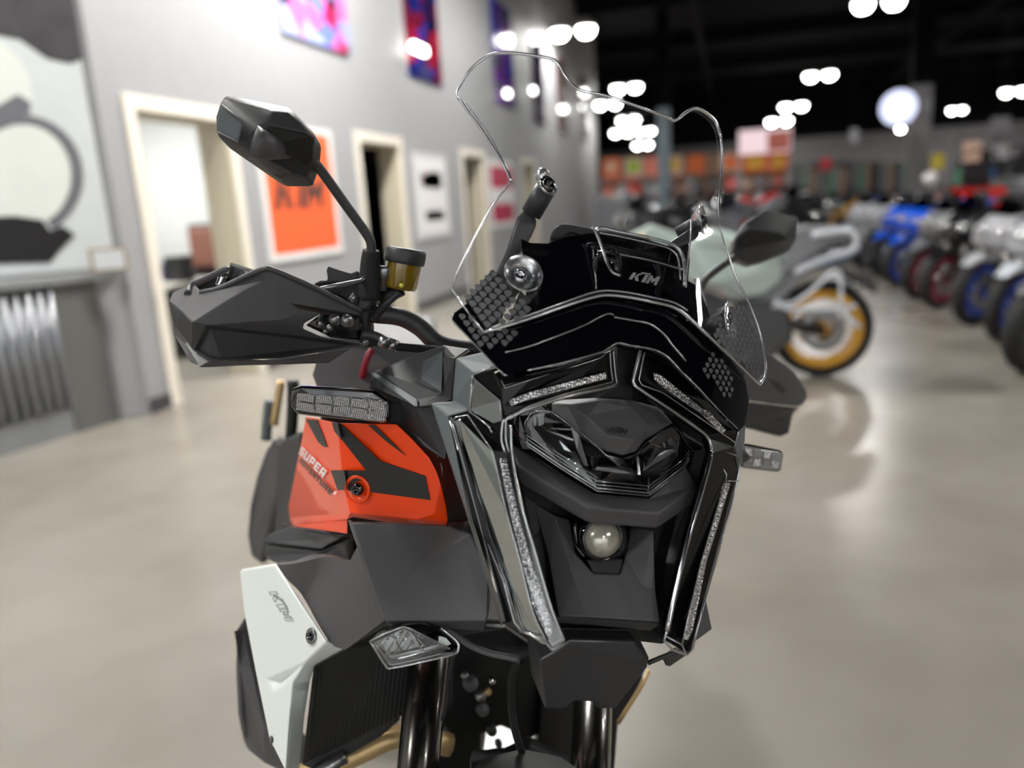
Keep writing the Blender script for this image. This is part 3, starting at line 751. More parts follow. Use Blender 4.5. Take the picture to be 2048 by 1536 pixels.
def rack(px0, px1, Y, lb, mats_):
    a = at(px0, 345, Y); b_ = at(px1, 345, Y); wd = b_.x-a.x
    e = empty('display_rack', ((a.x+b_.x)/2, Y+.3, 0)); tag(e, lb, 'rack', 'far display racks')
    for x in (-wd/2, wd/2-.06):
        boxo('upright', x, x+.06, -.3, .3, 0, 2.0, 'p_silver', e)
    for z in (.25, .8, 1.35, 1.9): boxo('shelf', -wd/2, wd/2, -.3, .3, z, z+.05, 'h_rose' if z > 1 else 'p_silver', e)
    boxo('back_panel', -wd/2, wd/2, .27, .3, 0, 2.0, 'h_cream', e)
    for zi, z in enumerate((.3, .85, 1.4)):
        x = -wd/2+.1; k = 0
        while x < wd/2-.35:
            w_ = random.uniform(.18, .34); hh = random.uniform(.2, .42)
            b2 = boxo('carton', e.location.x+x, e.location.x+x+w_, e.location.y-.5+.22, e.location.y+.2, z+.001, z+hh, random.choice(mats_))
            tag(b2, '%s box on the %s shelf of the %s' % (CN[b2.data.materials[0].name], ('bottom', 'middle', 'top')[zi], 'rack under the %s' % {'white': 'green sign', 'merchandise': 'pink sign' if 'pink' in lb else 'brown sign', 'rightmost': 'rightmost signs'}[lb.split()[0]]), 'box', 'boxed goods on the far racks')
            x += w_+random.uniform(.02, .3)
for (a, b_, lb) in ((1200, 1290, 'white merchandise rack under the orange and green signs, leftmost'), (1296, 1380, 'merchandise rack under the pink and yellow signs'), (1384, 1476, 'merchandise rack under the brown sign'), (1480, 1578, 'rightmost merchandise rack under the orange signs')):
    rack(a, b_, 27.0, lb, ['p_gray', 'h_cream', 'p_black', 'p_red', 'h_pink', 'p_white', 'p_silver'])
for i, (x0, x1, m, lb) in enumerate([(1585, 1640, 'p_black', 'black clothing rail unit right of the orange signs'), (1648, 1712, 'mural_black', 'dark clothing rail unit in the middle'), (1718, 1765, 'p_black', 'black clothing unit left of the grey pillar'), (1770, 1812, 'mural_black', 'dark clothing unit touching the grey pillar')]):
    a = at(x0, 326, 28.5); b_ = at(x1, 326, 28.5)
    e = empty('clothing_unit', ((a.x+b_.x)/2, 28.6, 0)); tag(e, lb, 'clothing rack', 'far clothing units'); wd = b_.x-a.x
    boxo('carcass', -wd/2, wd/2, .0, .5, 0, a.z, m, e)
    for k in range(6):
        x = -wd/2+wd*(k+.15)/6
        boxo('garment', x, x+wd/8, -.2, .0, .9, 1.9, ['p_black', 'mural_mid', 'p_green', 'p_gray', 'h_brown', 'p_black'][(k+i) % 6], e)
facing_box('wall_sign', 1642, 316, 1662, 340, 27.5, 'ink_red', .05, 'small red round-cornered sign beyond the orange header signs', 'sign', bevel=.1)
# pillars
def pillar(px, Y, w_, m, nm):
    p = at(px, 380, Y); o = boxo(nm, p.x-w_/2, p.x+w_/2, Y, Y+w_, 0, 3.8, m); o['kind'] = 'structure'
    boxo('pillar_top', p.x-w_/2, p.x+w_/2, Y, Y+w_, 3.8, 6.5, 'ceiling_black', o)
pillar(1834, 24, .5, 'pillar_gray', 'trim_2'); pillar(1328, 24, .36, 'pillar_blue', 'trim_3')
# hanging signs
hs = facing_box('hanging_sign', 1478, 262, 1582, 302, 26, 'lightbox_warm', .2, 'wide pale hanging sign with a red right half over the far racks', 'sign')
a = at(1535, 264, 25.98); b_ = at(1580, 300, 25.98); pp = boxo('patch', a.x, b_.x, 25.97, 26.0, b_.z, a.z, 'h_pink'); pp.parent = hs
p = at(1797, 215, 22)
e = empty('round_sign', p); tag(e, 'round pale blue illuminated sign hanging under the dark ceiling', 'sign')
latheo('disc', [(0, -.06), (.40, -.06), (.42, 0), (.40, .06), (0, .06)], (0, 0, 0), (.25, 1, 0), 'lightbox', e)
tube('hanger', [(0, 0, .42), (0, 0, 6.1-p.z)], .015, 'joist_black', e, smooth=False)
facing_box('hanging_sign', 1850, 196, 1864, 222, 23, 'mural_mid', .1, 'small dark hanging sign right of the round sign', 'sign')
for (x0, y0, x1, y1, m, lb) in ((1928, 284, 1960, 322, 'h_cream', 'pale pink sheet hanging left of the right edge'), (1988, 290, 2016, 318, 'p_silver', 'pale sheet hanging close to the right edge'), (1985, 235, 2020, 262, 'mural_mid', 'dim grey sign high near the right edge'),
        (1862, 308, 1888, 338, 'p_yellow', 'yellow sign on the far side beside the grey pillar'), (1700, 258, 1716, 284, 'mural_mid', 'small dim sign left of the grey pillar'), (1906, 334, 1920, 372, 'p_green', 'narrow green banner beyond the motorcycles'), (1980, 336, 1996, 352, 'p_navy', 'small blue sign above the red vehicles')):
    facing_box('hanging_sign', x0, y0, x1, y1, 21.8+(x0*7 % 5)*.45, m, .06, lb, 'sign')
p = at(1860, 357, 20); e = empty('round_sign', p); tag(e, 'small round white sign with a red edge above the motorcycles', 'sign')
latheo('disc', [(0, -.03), (.15, -.03), (.15, .03), (0, .03)], (0, 0, 0), (.1, 1, 0), 'sign_white', e)
tube('post', [(0, .03, 0), (0, .03, -p.z)], .02, 'p_black', e, smooth=False)
# red side-by-side vehicles
def utv(px, py, Y, lb, m='p_red'):
    p = at(px, py, Y); e = empty('utility_vehicle', (p.x, p.y, 0)); tag(e, lb, 'off-road vehicle', 'red off-road vehicles'); e.rotation_euler = (0, 0, math.radians(215))
    for x in (-.75, .85):
        for s in (-1, 1):
            latheo('wheel', [(.0, -.1), (.2, -.12), (.34, -.12), (.36, 0), (.34, .12), (.2, .12), (0, .1)], (x, s*.65, .36), (0, 1, 0), 'tire', e, 22)
    prof('hood', [(1.3, .75, .35), (1.2, .98, .45), (.5, 1.12, .6), (.4, .6, .6), (1.2, .55, .45)], m, e)
    prof('bed', [(-.5, .7, .6), (-.5, 1.1, .65), (-1.3, 1.12, .6), (-1.25, .7, .55)], m, e)
    prof('cabin_floor', [(.5, .35, .6), (.5, .6, .62), (-.5, .6, .62), (-.5, .35, .6)], 'p_black', e)
    prof('seat', [(.0, .6, .5), (.0, .8, .5), (-.3, .8, .5), (-.4, 1.3, .5), (-.5, 1.3, .5), (-.5, .6, .5)], 'p_black', e)
    for s in (-1, 1):
        tube('roll_bar', [(.55, s*.6, 1.1), (.25, s*.58, 1.75), (-.6, s*.58, 1.75), (-.8, s*.6, 1.1)], .025, 'p_black', e)
utv(1992, 392, 17.5, 'red off-road vehicle standing left of another red one'); utv(2062, 380, 22, 'red off-road vehicle at the right edge of the picture')
for (x, y_, w_, d_, z, m, lb) in ((8.5, 26, 4, .6, 2.0, 'p_black', 'long black display wall far right'), (10.5, 20, 1.2, .6, 1.5, 'mural_mid', 'grey display cabinet far right'), (2.6, 25, 1.6, .8, 1.0, 'p_silver', 'silver sales counter far back'), (-3, 22, 1.2, .8, 1.4, 'p_gray', 'grey display unit at the end of the grey wall')):
    tag(boxo('display_unit', x-w_/2, x+w_/2, y_-d_/2, y_+d_/2, 0, z, m, bevel=.02), lb, 'display unit')
# ------------------------------------------------------------------ the orange adventure motorcycle
_cf = MC @ Vector((0, 0, -1)); _cf.z = 0; _cf.normalize()
_a = math.atan2(-_cf.y, -_cf.x) + math.radians(15.83)
_ln = math.radians(14.69)                     # it leans on its side stand
BF = Vector((math.cos(_a), math.sin(_a), 0)); _v = Vector((0, 0, 1)).cross(BF)
BV = _v*math.cos(_ln) - Vector((0, 0, 1))*math.sin(_ln)
BU = Vector((0, 0, 1))*math.cos(_ln) + _v*math.sin(_ln)
BO = CAM + ray(1235, 880)*.9 - BV*.0032
KH = BO.z/BU.z
root = bpy.data.objects.new('adventure_motorcycle', None); COL.objects.link(root)
_base = BO - BU*KH
root.matrix_world = Matrix.Translation(_base) @ Matrix((BF, BV, BU)).transposed().to_4x4()
tag(root, 'black and orange adventure motorcycle with a clear windscreen, leaning on its stand in the foreground', 'motorcycle')
CL = Vector(((CAM-_base).dot(BF), (CAM-_base).dot(BV), (CAM-_base).dot(BU)))   # camera in bike space
def rl(px, py):
    r = ray(px, py); return Vector((r.dot(BF), r.dot(BV), r.dot(BU)))
def B(px, py, u):
    r = rl(px, py); return CL + r*((u-CL.x)/r.x)
def BS(px, py, fn):
    u = 0.
    for _ in range(25):
        p = B(px, py, u); u = .5*u+.5*fn(p.y, p.z-KH)
    return B(px, py, u)
def P(pts): return [p if isinstance(p, Vector) else B(*p) for p in pts]
def onp(px, py, tri, off=0.):
    A_, B_, C_ = P(tri); n = (B_-A_).cross(C_-A_).normalized()
    if n.dot(CL-A_) < 0: n = -n
    r = rl(px, py); t = (A_+n*off-CL).dot(n)/r.dot(n); return CL+r*t
D0 = rl(1050, 900).normalized()
def D(d, px=1050, py=900): return rl(px, py).normalized()*d
def planefn(tri):
    a, b_, c = P(tri); n = (b_-a).cross(c-a)
    return lambda v, w_: a.x-(n.y*(v-a.y)+n.z*(w_+KH-a.z))/n.x
def block(name, pts, depth, m, bevel=.002, parent=None, off=None, seg=2):
    bm = bmesh.new()
    co = P(pts); o_ = D0*depth if off is None else Vector(off)
    extrude_shell(bm, co, [list(range(len(co)))], o_)
    return link(name, bm, m, parent or root, mods=[bev(bevel, seg)] if bevel else ())
def shell(name, pts, faces, depth, m, bevel=.002, parent=None, off=None, seg=2, ang=None):
    bm = bmesh.new()
    extrude_shell(bm, P(pts), faces, D0*depth if off is None else Vector(off))
    if ang: bmesh.ops.triangulate(bm, faces=[f for f in bm.faces if len(f.verts) > 4], ngon_method='BEAUTY')
    return link(name, bm, m, parent or root, mods=[bev(bevel, seg)] if bevel else (), ang=ang)
def surf(name, outline, fn, th, m, grid=.012, parent=None, uoff=0., smooth=True):
    """curved sheet u = fn(v, w) inside an outline traced on it"""
    pl = [BS(x, y, fn) for x, y in outline]
    vs = [Vector((p.y, p.z-KH)) for p in pl]
    dense = []
    for a, b_ in zip(vs, vs[1:]+vs[:1]):
        n = max(1, int((b_-a).length/grid))
        for k in range(n): dense.append(a+(b_-a)*k/n)
    n = len(dense)
    def inside(q):
        c = False
        for i in range(n):
            a, b_ = dense[i], dense[i-1]
            if (a.y > q.y) != (b_.y > q.y) and q.x < (b_.x-a.x)*(q.y-a.y)/(b_.y-a.y)+a.x: c = not c
        return c
    xs = [p.x for p in dense]; ys = [p.y for p in dense]
    pts = list(dense); x = min(xs)+grid*.5
    while x < max(xs):
        y = min(ys)+grid*.5
        while y < max(ys):
            q = Vector((x, y))
            if inside(q) and min((q-d).length for d in dense) > grid*.45: pts.append(q)
            y += grid
        x += grid
    r = geometry.delaunay_2d_cdt(pts, [(i, (i+1) % n) for i in range(n)], [list(range(n))], 1, 1e-6)
    bm = bmesh.new()
    vv = [bm.verts.new((fn(p.x, p.y)+uoff, p.x, p.y+KH)) for p in r[0]]
    for f in r[2]:
        try: bm.faces.new([vv[i] for i in f])
        except ValueError: pass
    bmesh.ops.recalc_face_normals(bm, faces=bm.faces)
    # make normals look forward (+u)
    if sum(f.normal.x for f in bm.faces) < 0: bmesh.ops.reverse_faces(bm, faces=bm.faces)
    return link(name, bm, m, parent or root, smooth=smooth, mods=[('SOLIDIFY', dict(thickness=th, offset=-1)), ('EDGE_SPLIT', dict(split_angle=math.radians(40)))] if th else ())
def wire(name, pts, rad, m, parent=None, fn=None, n=8, sm=True, k=4, closed=False):
    co = [BS(x[0], x[1], fn) for x in pts] if fn else P(pts)
    if closed: co.append(co[0])
    return tube(name, co, rad, m, parent or root, n, sm, k)
def bolt(p, axis, r, parent=None, m='dark_fork', name='bolt'):
    p = Vector(p); ax = Vector(axis).normalized()
    return latheo(name, [(0, r*.25), (r*.35, r*.25), (r*.38, r*.6), (r*.75, r*.62), (r, r*.3), (r, -r*.6), (0, -r*.6)], p, ax, m, parent or root, 20)
TOCAM = (-D0).normalized()

_tube = tube
def tube(name, pts, rad, m, parent=None, n=10, smooth=True, k=6):
    return _tube(name, pts, rad, m, parent or root, n, smooth, k)
# --- windscreen and the parts around it
fS = lambda v, w_: .065 - .60*(w_-.10) - 1.9*v*v
ws_out = [(968,665),(935,622),(903,580),(908,562),(922,530),(940,495),(962,452),(985,412),(1008,380),(1022,362),(1012,338),(990,302),(965,262),(940,228),(918,198),(914,188),(922,168),(945,135),(980,110),(1010,106),(1045,108),(1100,117),(1118,130),(1135,158),(1160,180),(1210,191),(1280,214),(1335,234),(1352,240),(1385,217),(1410,224),(1432,245),(1442,275),(1444,330),(1438,430),(1452,495),(1475,560),(1500,610),(1520,665),(1531,725),(1530,752),(1521,768),(1512,762),(1470,722),(1420,675),(1370,629),(1340,612),(1300,603),(1262,595),(1215,590),(1180,596),(1130,612),(1050,640)]
wsn = surf('windscreen', ws_out, fS, .0028, 'clear', .014)
eg = ws_out[:2]
wire('windscreen_edge', [(968,665),(935,622),(903,580)], .0016, 'clear_edge', wsn, fS, sm=False)
wire('windscreen_edge', [(903,580),(908,562),(922,530),(940,495),(962,452),(985,412),(1008,380),(1022,362)], .0015, 'clear_edge', wsn, fS)
wire('windscreen_edge', [(1022,362),(1012,338),(990,302),(965,262),(940,228),(918,198)], .0020, 'clear_edge', wsn, fS)
wire('windscreen_edge', [(918,198),(914,188),(922,168),(945,135),(980,110),(1010,106),(1045,108),(1100,117),(1118,130),(1135,158),(1160,180),(1210,191),(1280,214),(1335,234),(1352,240),(1385,217),(1410,224),(1432,245),(1442,275)], .0020, 'clear_edge', wsn, fS)
wire('windscreen_edge', [(1442,275),(1444,330),(1438,430),(1452,495),(1475,560),(1500,610),(1520,665),(1531,725),(1530,752),(1521,768)], .0014, 'clear_edge', wsn, fS)
wire('windscreen_edge', [(1521,768),(1512,762),(1470,722),(1420,675),(1370,629),(1340,612),(1300,603),(1262,595),(1215,590),(1180,596),(1130,612),(1050,640),(968,665)], .0019, 'clear_edge', wsn, fS)
wire('windscreen_edge', [(980,656),(1055,631),(1135,602),(1182,586),(1215,581),(1262,586),(1300,594),(1345,604),(1375,621)], .0011, 'clear_edge', wsn, fS)
wire('windscreen_edge', [(1029,372),(1020,352),(998,306),(973,262),(948,228),(926,200)], .0009, 'clear_edge', wsn, lambda v, w_: fS(v, w_)-.003)
# printed scale pattern on both lower corners
def scales(name, poly, step, r0, fn, uo, skew=0., fade=None, parent=None):
    vs = [BS(x, y, fn) for x, y in poly]; q = [Vector((p.y, p.z-KH)) for p in vs]
    def ins(pt):
        c = False
        for i in range(len(q)):
            a, b_ = q[i], q[i-1]
            if (a.y > pt.y) != (b_.y > pt.y) and pt.x < (b_.x-a.x)*(pt.y-a.y)/(b_.y-a.y)+a.x: c = not c
        return c
    bm = bmesh.new()
    x0, x1 = min(p.x for p in q), max(p.x for p in q); y0, y1 = min(p.y for p in q), max(p.y for p in q)
    j = 0; y = y0
    while y < y1:
        x = x0+(step*.5 if j % 2 else 0)
        while x < x1:
            pt = Vector((x, y))
            if ins(pt):
                k = 1.0
                if fade: k = max(.25, min(1, fade(pt.x, pt.y)))
                r = r0*k
                shp = [(0,-1.05),(.75,-.35),(.95,.3),(.5,.62),(0,.75),(-.5,.62),(-.95,.3),(-.75,-.35)]
                bm.faces.new([bm.verts.new((fn(x+a*r, y+b_*r)+uo, x+a*r, y+b_*r+KH)) for a, b_ in shp])
            x += step
        y += step*.62; j += 1
    bmesh.ops.recalc_face_normals(bm, faces=bm.faces)
    return link(name, bm, 'scale_print', parent or wsn)
cl = B(1040, 553, -.02)
scales('printed_pattern', [(925,600),(938,585),(985,540),(1000,560),(1020,585),(1060,610),(1075,625),(1040,638),(968,658)], .0096, .0041, fS, .0012, fade=lambda v, w_: min(1.05, abs(v+.085)/.055))
scales('printed_pattern', [(1438,640),(1470,600),(1495,620),(1515,665),(1526,725),(1522,756),(1500,742),(1450,695),(1425,672)], .0096, .0037, fS, .0012)

# air opening rim in the middle of the screen
wire('air_opening_rim', [(1240,551),(1226,545),(1215,528),(1205,500),(1196,475),(1190,462),(1184,455)], .0017, 'clear_edge', wsn, lambda v, w_: fS(v, w_)-.006)
wire('air_opening_rim', [(1190,462),(1203,456),(1240,464),(1290,474),(1330,484),(1352,494),(1364,510),(1369,535),(1369,572)], .0022, 'clear_edge', wsn, lambda v, w_: fS(v, w_)-.008)
wire('air_opening_rim', [(1200,466),(1240,473),(1290,484),(1330,494),(1348,504),(1357,520),(1361,560)], .0011, 'clear_edge', wsn, lambda v, w_: fS(v, w_)-.010)
wire('air_opening_rim', [(1372,575),(1376,520),(1381,478),(1382,440)], .0009, 'clear_edge', wsn, lambda v, w_: fS(v, w_)-.008)

# glossy instrument cowl behind the screen
fC = lambda v, w_: .012 - .45*(w_-.1) - 1.6*v*v
surf('instrument_cowl', [(1042,478),(1062,486),(1095,487),(1130,475),(1180,466),(1240,470),(1300,481),(1350,496),(1366,520),(1372,560),(1395,572),(1412,610),(1425,650),(1450,700),(1480,745),(1490,800),(1485,850),(1420,800),(1360,738),(1300,705),(1232,690),(1190,712),(1120,735),(1030,755),(1000,700),(1010,655),(1055,640),(1050,560)], fC, .006, 'piano', .014)
cw = [o for o in root.children if o.name.startswith('instrument_cowl')][0]
block('cowl_top', [(1098,478,-.07),(1105,458,-.07),(1122,446,-.07),(1140,446,-.07),(1190,457,-.07),(1300,470,-.07),(1300,490,-.07),(1130,486,-.07)], .03, 'matte_dark', .004)
block('display_hood', [(1120,484,-.055),(1128,468,-.055),(1142,462,-.055),(1158,466,-.055),(1168,480,-.055)], .01, 'gloss_black', .002)
wire('cowl_ridge', [(1195,502),(1240,509),(1300,521),(1350,535),(1370,541)], .0013, 'silver', cw, lambda v, w_: fC(v, w_)+.0015)
wire('cowl_ridge', [(1186,500),(1188,530),(1192,560),(1192,578)], .0007, 'clear_edge', cw, lambda v, w_: fC(v, w_)+.001)
surf('cowl_louvre', [(1202,480),(1260,484),(1320,496),(1352,508),(1364,532),(1300,514),(1240,502),(1204,496)], lambda v, w_: fC(v, w_)-.004+.006, .002, 'gloss_black', .012, cw)
fCd = lambda v, w_: fC(v, w_)+.0016
tl, tr, bl, br = [BS(x, y, fCd) for x, y in ((1262,541),(1322,550),(1257,558),(1318,572))]
decal('lettering', ktm_polys(), tl, tr, bl, 'gray_logo', cw, .0008, (1,0,0), br)
# grommet
c = BS(1212, 528, fC); latheo('grommet', [(.017,.0),(.019,.003),(.017,.006),(.012,.004),(.009,-.002),(0,-.002)], c, (1,0,-.2), 'gloss_black', cw)
# blue-white reflection strip on the far side of the cowl, built as a silver fin
shell('reflection_fin', [(1388,556,-.06),(1400,562,-.08),(1412,600,-.08),(1416,640,-.07),(1404,625,-.05),(1394,595,-.05)], [[0,1,2,3,4,5]], .003, 'p_silver', .001)

# mounts: conical clear bosses with their screws
def boss(px, py, u, r, ax, parent=wsn):
    c = B(px, py, u); ax = Vector(ax).normalized()
    latheo('screen_boss', [(r, 0), (r*1.02, .0015), (r*.96, .002), (r*.42, -r*.62), (r*.40, -r*.66), (r*.98, -.001), (r, 0)], c, ax, 'clear_edge' , parent, 32)
    return c-ax*r*.5
for (px, py, u, r, ax, bx, by) in ((1047,547,-.006,.0215,(.80,-.05,.45),1040,553), (1461,640,.004,.0215,(.72,.58,.28),1454,636), (1405,440,-.085,.019,(.6,.65,.3),1404,442)):
    boss(px, py, u, r, ax); p = B(bx, by, u-.006)
    bolt(p, (.85,-.15,.5) if bx < 1200 else (.7,.5,.3), .0078, wsn, 'chrome' if bx < 1100 else 'dark_fork', 'screen_screw')
    tube('screw_sleeve', [p-Vector(ax)*.002, p-Vector(ax)*.03+Vector((0, -.006 if bx < 1200 else -.0, -.012))], .0095, 'matte_dark', wsn, smooth=False)
# small clear cap above the upper left screw
latheo('screen_boss', [(0,.012),(.007,.010),(.009,0),(.007,-.004)], B(1082,356,-.09), (.3,.1,1), 'clear_edge', wsn, 16)
ul = tube('screen_arm', [B(1092,376,-.075), B(1062,428,-.085)], .0125, 'matte_dark', smooth=False, n=20)
bolt(B(1095,372,-.068), (.80,.25,.5), .0088, ul, 'dark_fork', 'screen_screw')
latheo('screw_collar', [(.0115,0),(.0125,.002),(.0115,.004),(.008,.004)], B(1094,373,-.071), (.80,.25,.5), 'chrome', ul)
block('screen_bracket', [(1054,412,-.085),(1075,440,-.085),(1066,462,-.085),(1048,496,-.08),(1036,508,-.075),(1036,524,-.07),(1022,545,-.065),(1014,566,-.06),(1010,585,-.055),(1002,600,-.05),(985,560,-.06),(994,538,-.065),(1012,498,-.075),(1028,452,-.085),(1034,432,-.085)], .014, 'matte_plastic', .004)
block('pattern_backing', [(930,600,-.03),(985,538,-.03),(1000,548,-.03),(1012,596,-.03),(1030,560,-.03),(1034,575,-.03),(1012,610,-.03),(1003,642,-.03),(975,660,-.03),(945,640,-.03)], .004, 'matte_dark', .001)
block('pattern_backing', [(1040,580,-.03),(1062,600,-.03),(1058,645,-.03),(1015,645,-.03)], .004, 'matte_dark', .001)
block('screen_bracket', [(1336,486,-.07),(1372,462,-.085),(1392,446,-.095),(1400,458,-.095),(1398,472,-.09),(1376,486,-.085),(1352,500,-.07)], .012, 'matte_dark', .003)
block('screen_bracket', [(1352,496,-.07),(1378,486,-.08),(1380,520,-.08),(1376,575,-.07),(1366,560,-.07)], .008, 'gloss_black', .002)

# --- lower smoked visor
fV = lambda v, w_: .050 - .55*(w_-.1) - 1.55*v*v
vis = surf('lower_visor', [(904,638),(908,626),(935,606),(975,664),(1050,652),(1130,625),(1180,606),(1215,600),(1262,604),(1300,613),(1340,622),(1372,640),(1420,682),(1462,722),(1490,760),(1498,800),(1490,850),(1478,862),(1450,835),(1420,803),(1395,776),(1362,744),(1338,718),(1318,706),(1298,699),(1262,694),(1236,687),(1222,694),(1210,703),(1165,718),(1110,732),(1055,741),(1007,750)], fV, .003, 'piano', .014)
fV1 = lambda v, w_: fV(v, w_)+.0006
wire('visor_edge', [(908,626),(903,640),(930,668),(965,704),(1007,749)], .0011, 'clear_edge', vis, fV1)
wire('visor_edge', [(1007,749),(1014,751)], .0011, 'clear_edge', vis, fV1)
wire('visor_edge', [(1055,741),(1110,729),(1165,715),(1208,702),(1220,694),(1236,686),(1262,691),(1298,697),(1320,704),(1340,718),(1362,742)], .0009, 'clear_edge', vis, fV1)
wire('visor_edge', [(1362,742),(1395,774),(1420,801),(1450,833),(1476,858)], .0006, 'clear_edge', vis, fV1)
wire('visor_ridge', [(1010,705),(1060,692),(1120,670),(1170,650),(1200,634),(1218,627),(1228,630)], .0008, 'clear_edge', vis, fV1)
wire('visor_ridge', [(1228,634),(1262,640),(1300,648),(1328,668),(1345,690),(1372,722)], .0008, 'clear_edge', vis, fV1)
scales('printed_pattern', [(914,640),(930,622),(945,632),(970,668),(1020,655),(1040,660),(1010,690),(970,700),(940,672)], .0094, .0038, fV, .0012, fade=lambda v, w_: abs(v+.09)/.05, parent=vis)
scales('printed_pattern', [(1418,700),(1436,712),(1462,745),(1466,790),(1458,800),(1430,770),(1402,738)], .0094, .0034, fV, .0012, parent=vis)
for (x, y, a, b_) in ((1474,766,.0035,.010), (1483,760,.003,.008)): pass

# --- daytime light units, viewer's left
hL = shell('light_frame', [(862,806,-.055),(897,833,-.03),(1004,1258,.07),(1006,1245,.03),(930,1020,.0),(940,1040,.02), (905,803,-.04),(942,821,-.02),(912,716,-.05),(946,748,-.02),(985,700,-.03),(1000,735,.0)],
    [[0,1,5,4],[4,5,2,3],[0,6,7,1],[6,8,9,7],[8,10,11,9]], .03, 'satin_gray', .002)
block('light_frame_rim', [(897,833,-.028),(905,832,-.026),(1043,1268,.075),(1030,1262,.07),(1012,1248,.06)], .02, 'gloss_black', .001)
# tall outward facing glossy facet
dl = block('drl_housing', [(902,842,-.026),(920,838,-.018),(985,902,.02),(992,935,.026),(1011,1018,.045),(1040,1122,.07),(1066,1225,.092),(1095,1285,.10),(1088,1290,.09),(1045,1262,.075),(1029,1245,.068),(1006,1161,.045),(969,1070,.02),(935,960,-.008)], .03, 'mirror_black', .001)
block('lens_corner', [(948,757,-.018),(1000,800,.004),(1003,860,.010),(978,845,.0),(937,820,-.022)], .02, 'mirror_black', .001, dl)
block('lens_top', [(946,748,-.020),(985,738,-.002),(1003,770,.010),(1008,800,.008),(1000,802,.0075),(948,757,-.018)], .02, 'lamp_black', .001, dl)
block('lens_neck', [(937,823,-.02),(978,848,.002),(1008,840,.014),(1020,850,.018),(1024,905,.025),(985,902,.021),(920,840,-.016)], .02, 'lamp_black', .001, dl)
# front strip with the light guide
block('front_strip', [(985,902,.022),(1022,902,.026),(1040,1000,.048),(1072,1110,.072),(1104,1220,.096),(1128,1283,.108),(1105,1298,.108),(1092,1280,.102),(1066,1225,.093),(1040,1122,.071),(1011,1018,.046),(992,935,.027)], .02, 'lamp_black', .001, dl)
block('light_guide', [(998,918,.029),(1013,916,.030),(1023,965,.041),(1042,1045,.060),(1062,1115,.076),(1090,1200,.094),(1106,1262,.107),(1104,1274,.108),(1093,1272,.107),(1066,1212,.094),(1046,1130,.076),(1024,1045,.057),(1008,968,.040)], .004, 'guide', .0015, dl)
for k in range(0):
    pass
upl = block('upper_arm', [(1003,772,.010),(1060,755,.012),(1130,738,.010),(1200,716,.006),(1226,696,.004),(1233,764,.002),(1130,790,.012),(1050,815,.016),(1012,836,.018),(1004,812,.012)], .02, 'lamp_black', .002, dl)
block('light_guide', [(1018,800,.018),(1060,784,.020),(1120,768,.019),(1180,752,.015),(1212,744,.011),(1214,757,.011),(1180,766,.016),(1120,782,.020),(1060,798,.021),(1022,812,.020)], .004, 'guide', .001, dl)
wire('lens_edge', [(1016,838,.021),(1050,820,.022),(1130,794,.018),(1200,778,.010),(1232,770,.004)], .0022, 'clear_edge', dl)
wire('lens_edge', [(1024,832,.022),(1060,812,.023),(1130,788,.019),(1226,764,.006)], .0009, 'clear_edge', dl)
wire('lens_edge', [(1234,768,.004),(1230,740,.004),(1226,696,.004)], .0012, 'clear_edge', dl)
wire('lens_edge', [(1226,762,.007),(1222,735,.007),(1220,702,.007)], .0008, 'clear_edge', dl)
wire('lens_edge', [(1054,740,.014),(1070,736,.014),(1082,733,.014)], .0008, 'clear_edge', dl)
wire('lens_edge', [(1022,850,.024),(1024,905,.030),(1040,1000,.052),(1072,1110,.076),(1104,1220,.099),(1129,1283,.110)], .0016, 'clear_edge', dl)
wire('lens_edge', [(1010,838,.020),(1005,848,.020),(1003,880,.024),(1010,905,.029)], .0013, 'clear_edge', dl)
wire('lens_edge', [(1020,834,.022),(1012,842,.022),(1012,880,.028),(1018,905,.031)], .0010, 'clear_edge', dl)
wire('lens_edge', [(985,902,.024),(995,945,.032),(1011,1018,.050),(1040,1122,.075),(1066,1225,.096),(1094,1284,.106)], .0009, 'clear_edge', dl)
wire('lens_edge', [(1129,1284,.111),(1104,1300,.110),(1094,1286,.107),(1060,1268,.085),(1040,1262,.076)], .0016, 'clear_edge', dl, sm=False)
wire('lens_edge', [(1122,1278,.110),(1104,1289,.110),(1096,1280,.107)], .0008, 'clear_edge', dl, sm=False)
wire('lens_edge', [(900,842,-.024),(935,960,-.004),(969,1070,.024),(1006,1161,.05),(1029,1245,.072),(1042,1262,.078)], .0010, 'clear_edge', dl, sm=False)
wire('lens_edge', [(905,845,-.022),(940,960,-.002),(974,1070,.026),(1011,1161,.052),(1034,1243,.074)], .0005, 'clear_edge', dl, sm=False)
wire('lens_edge', [(903,842,-.024),(912,834,-.022),(935,830,-.016),(985,902,.024)], .0008, 'clear_edge', dl, sm=False)
wire('lens_edge', [(937,821,-.019),(978,853,.004),(984,865,.012)], .0012, 'clear_edge', dl, sm=False)
wire('lens_edge', [(945,750,-.018),(948,757,-.016),(1000,801,.006),(1004,845,.014)], .0009, 'clear_edge', dl, sm=False)
wire('lens_edge', [(945,750,-.018),(942,790,-.018),(936,820,-.019)], .0010, 'clear_edge', dl, sm=False)
wire('lens_edge', [(945,750,-.018),(985,733,-.002)], .0009, 'clear_edge', dl, sm=False)
wire('lens_edge', [(1002,760,.010),(1010,776,.012),(1060,760,.014),(1100,748,.014)], .0006, 'clear_edge', dl, sm=False)
# clear cover over the front strip and upper arm
block('lens_cover', [(985,902,.034),(1024,902,.036),(1040,1000,.058),(1072,1110,.082),(1104,1220,.106),(1128,1281,.116),(1104,1296,.116),(1066,1225,.102),(1040,1122,.080),(1011,1018,.055)], .001, 'clear_lens', 0, dl)

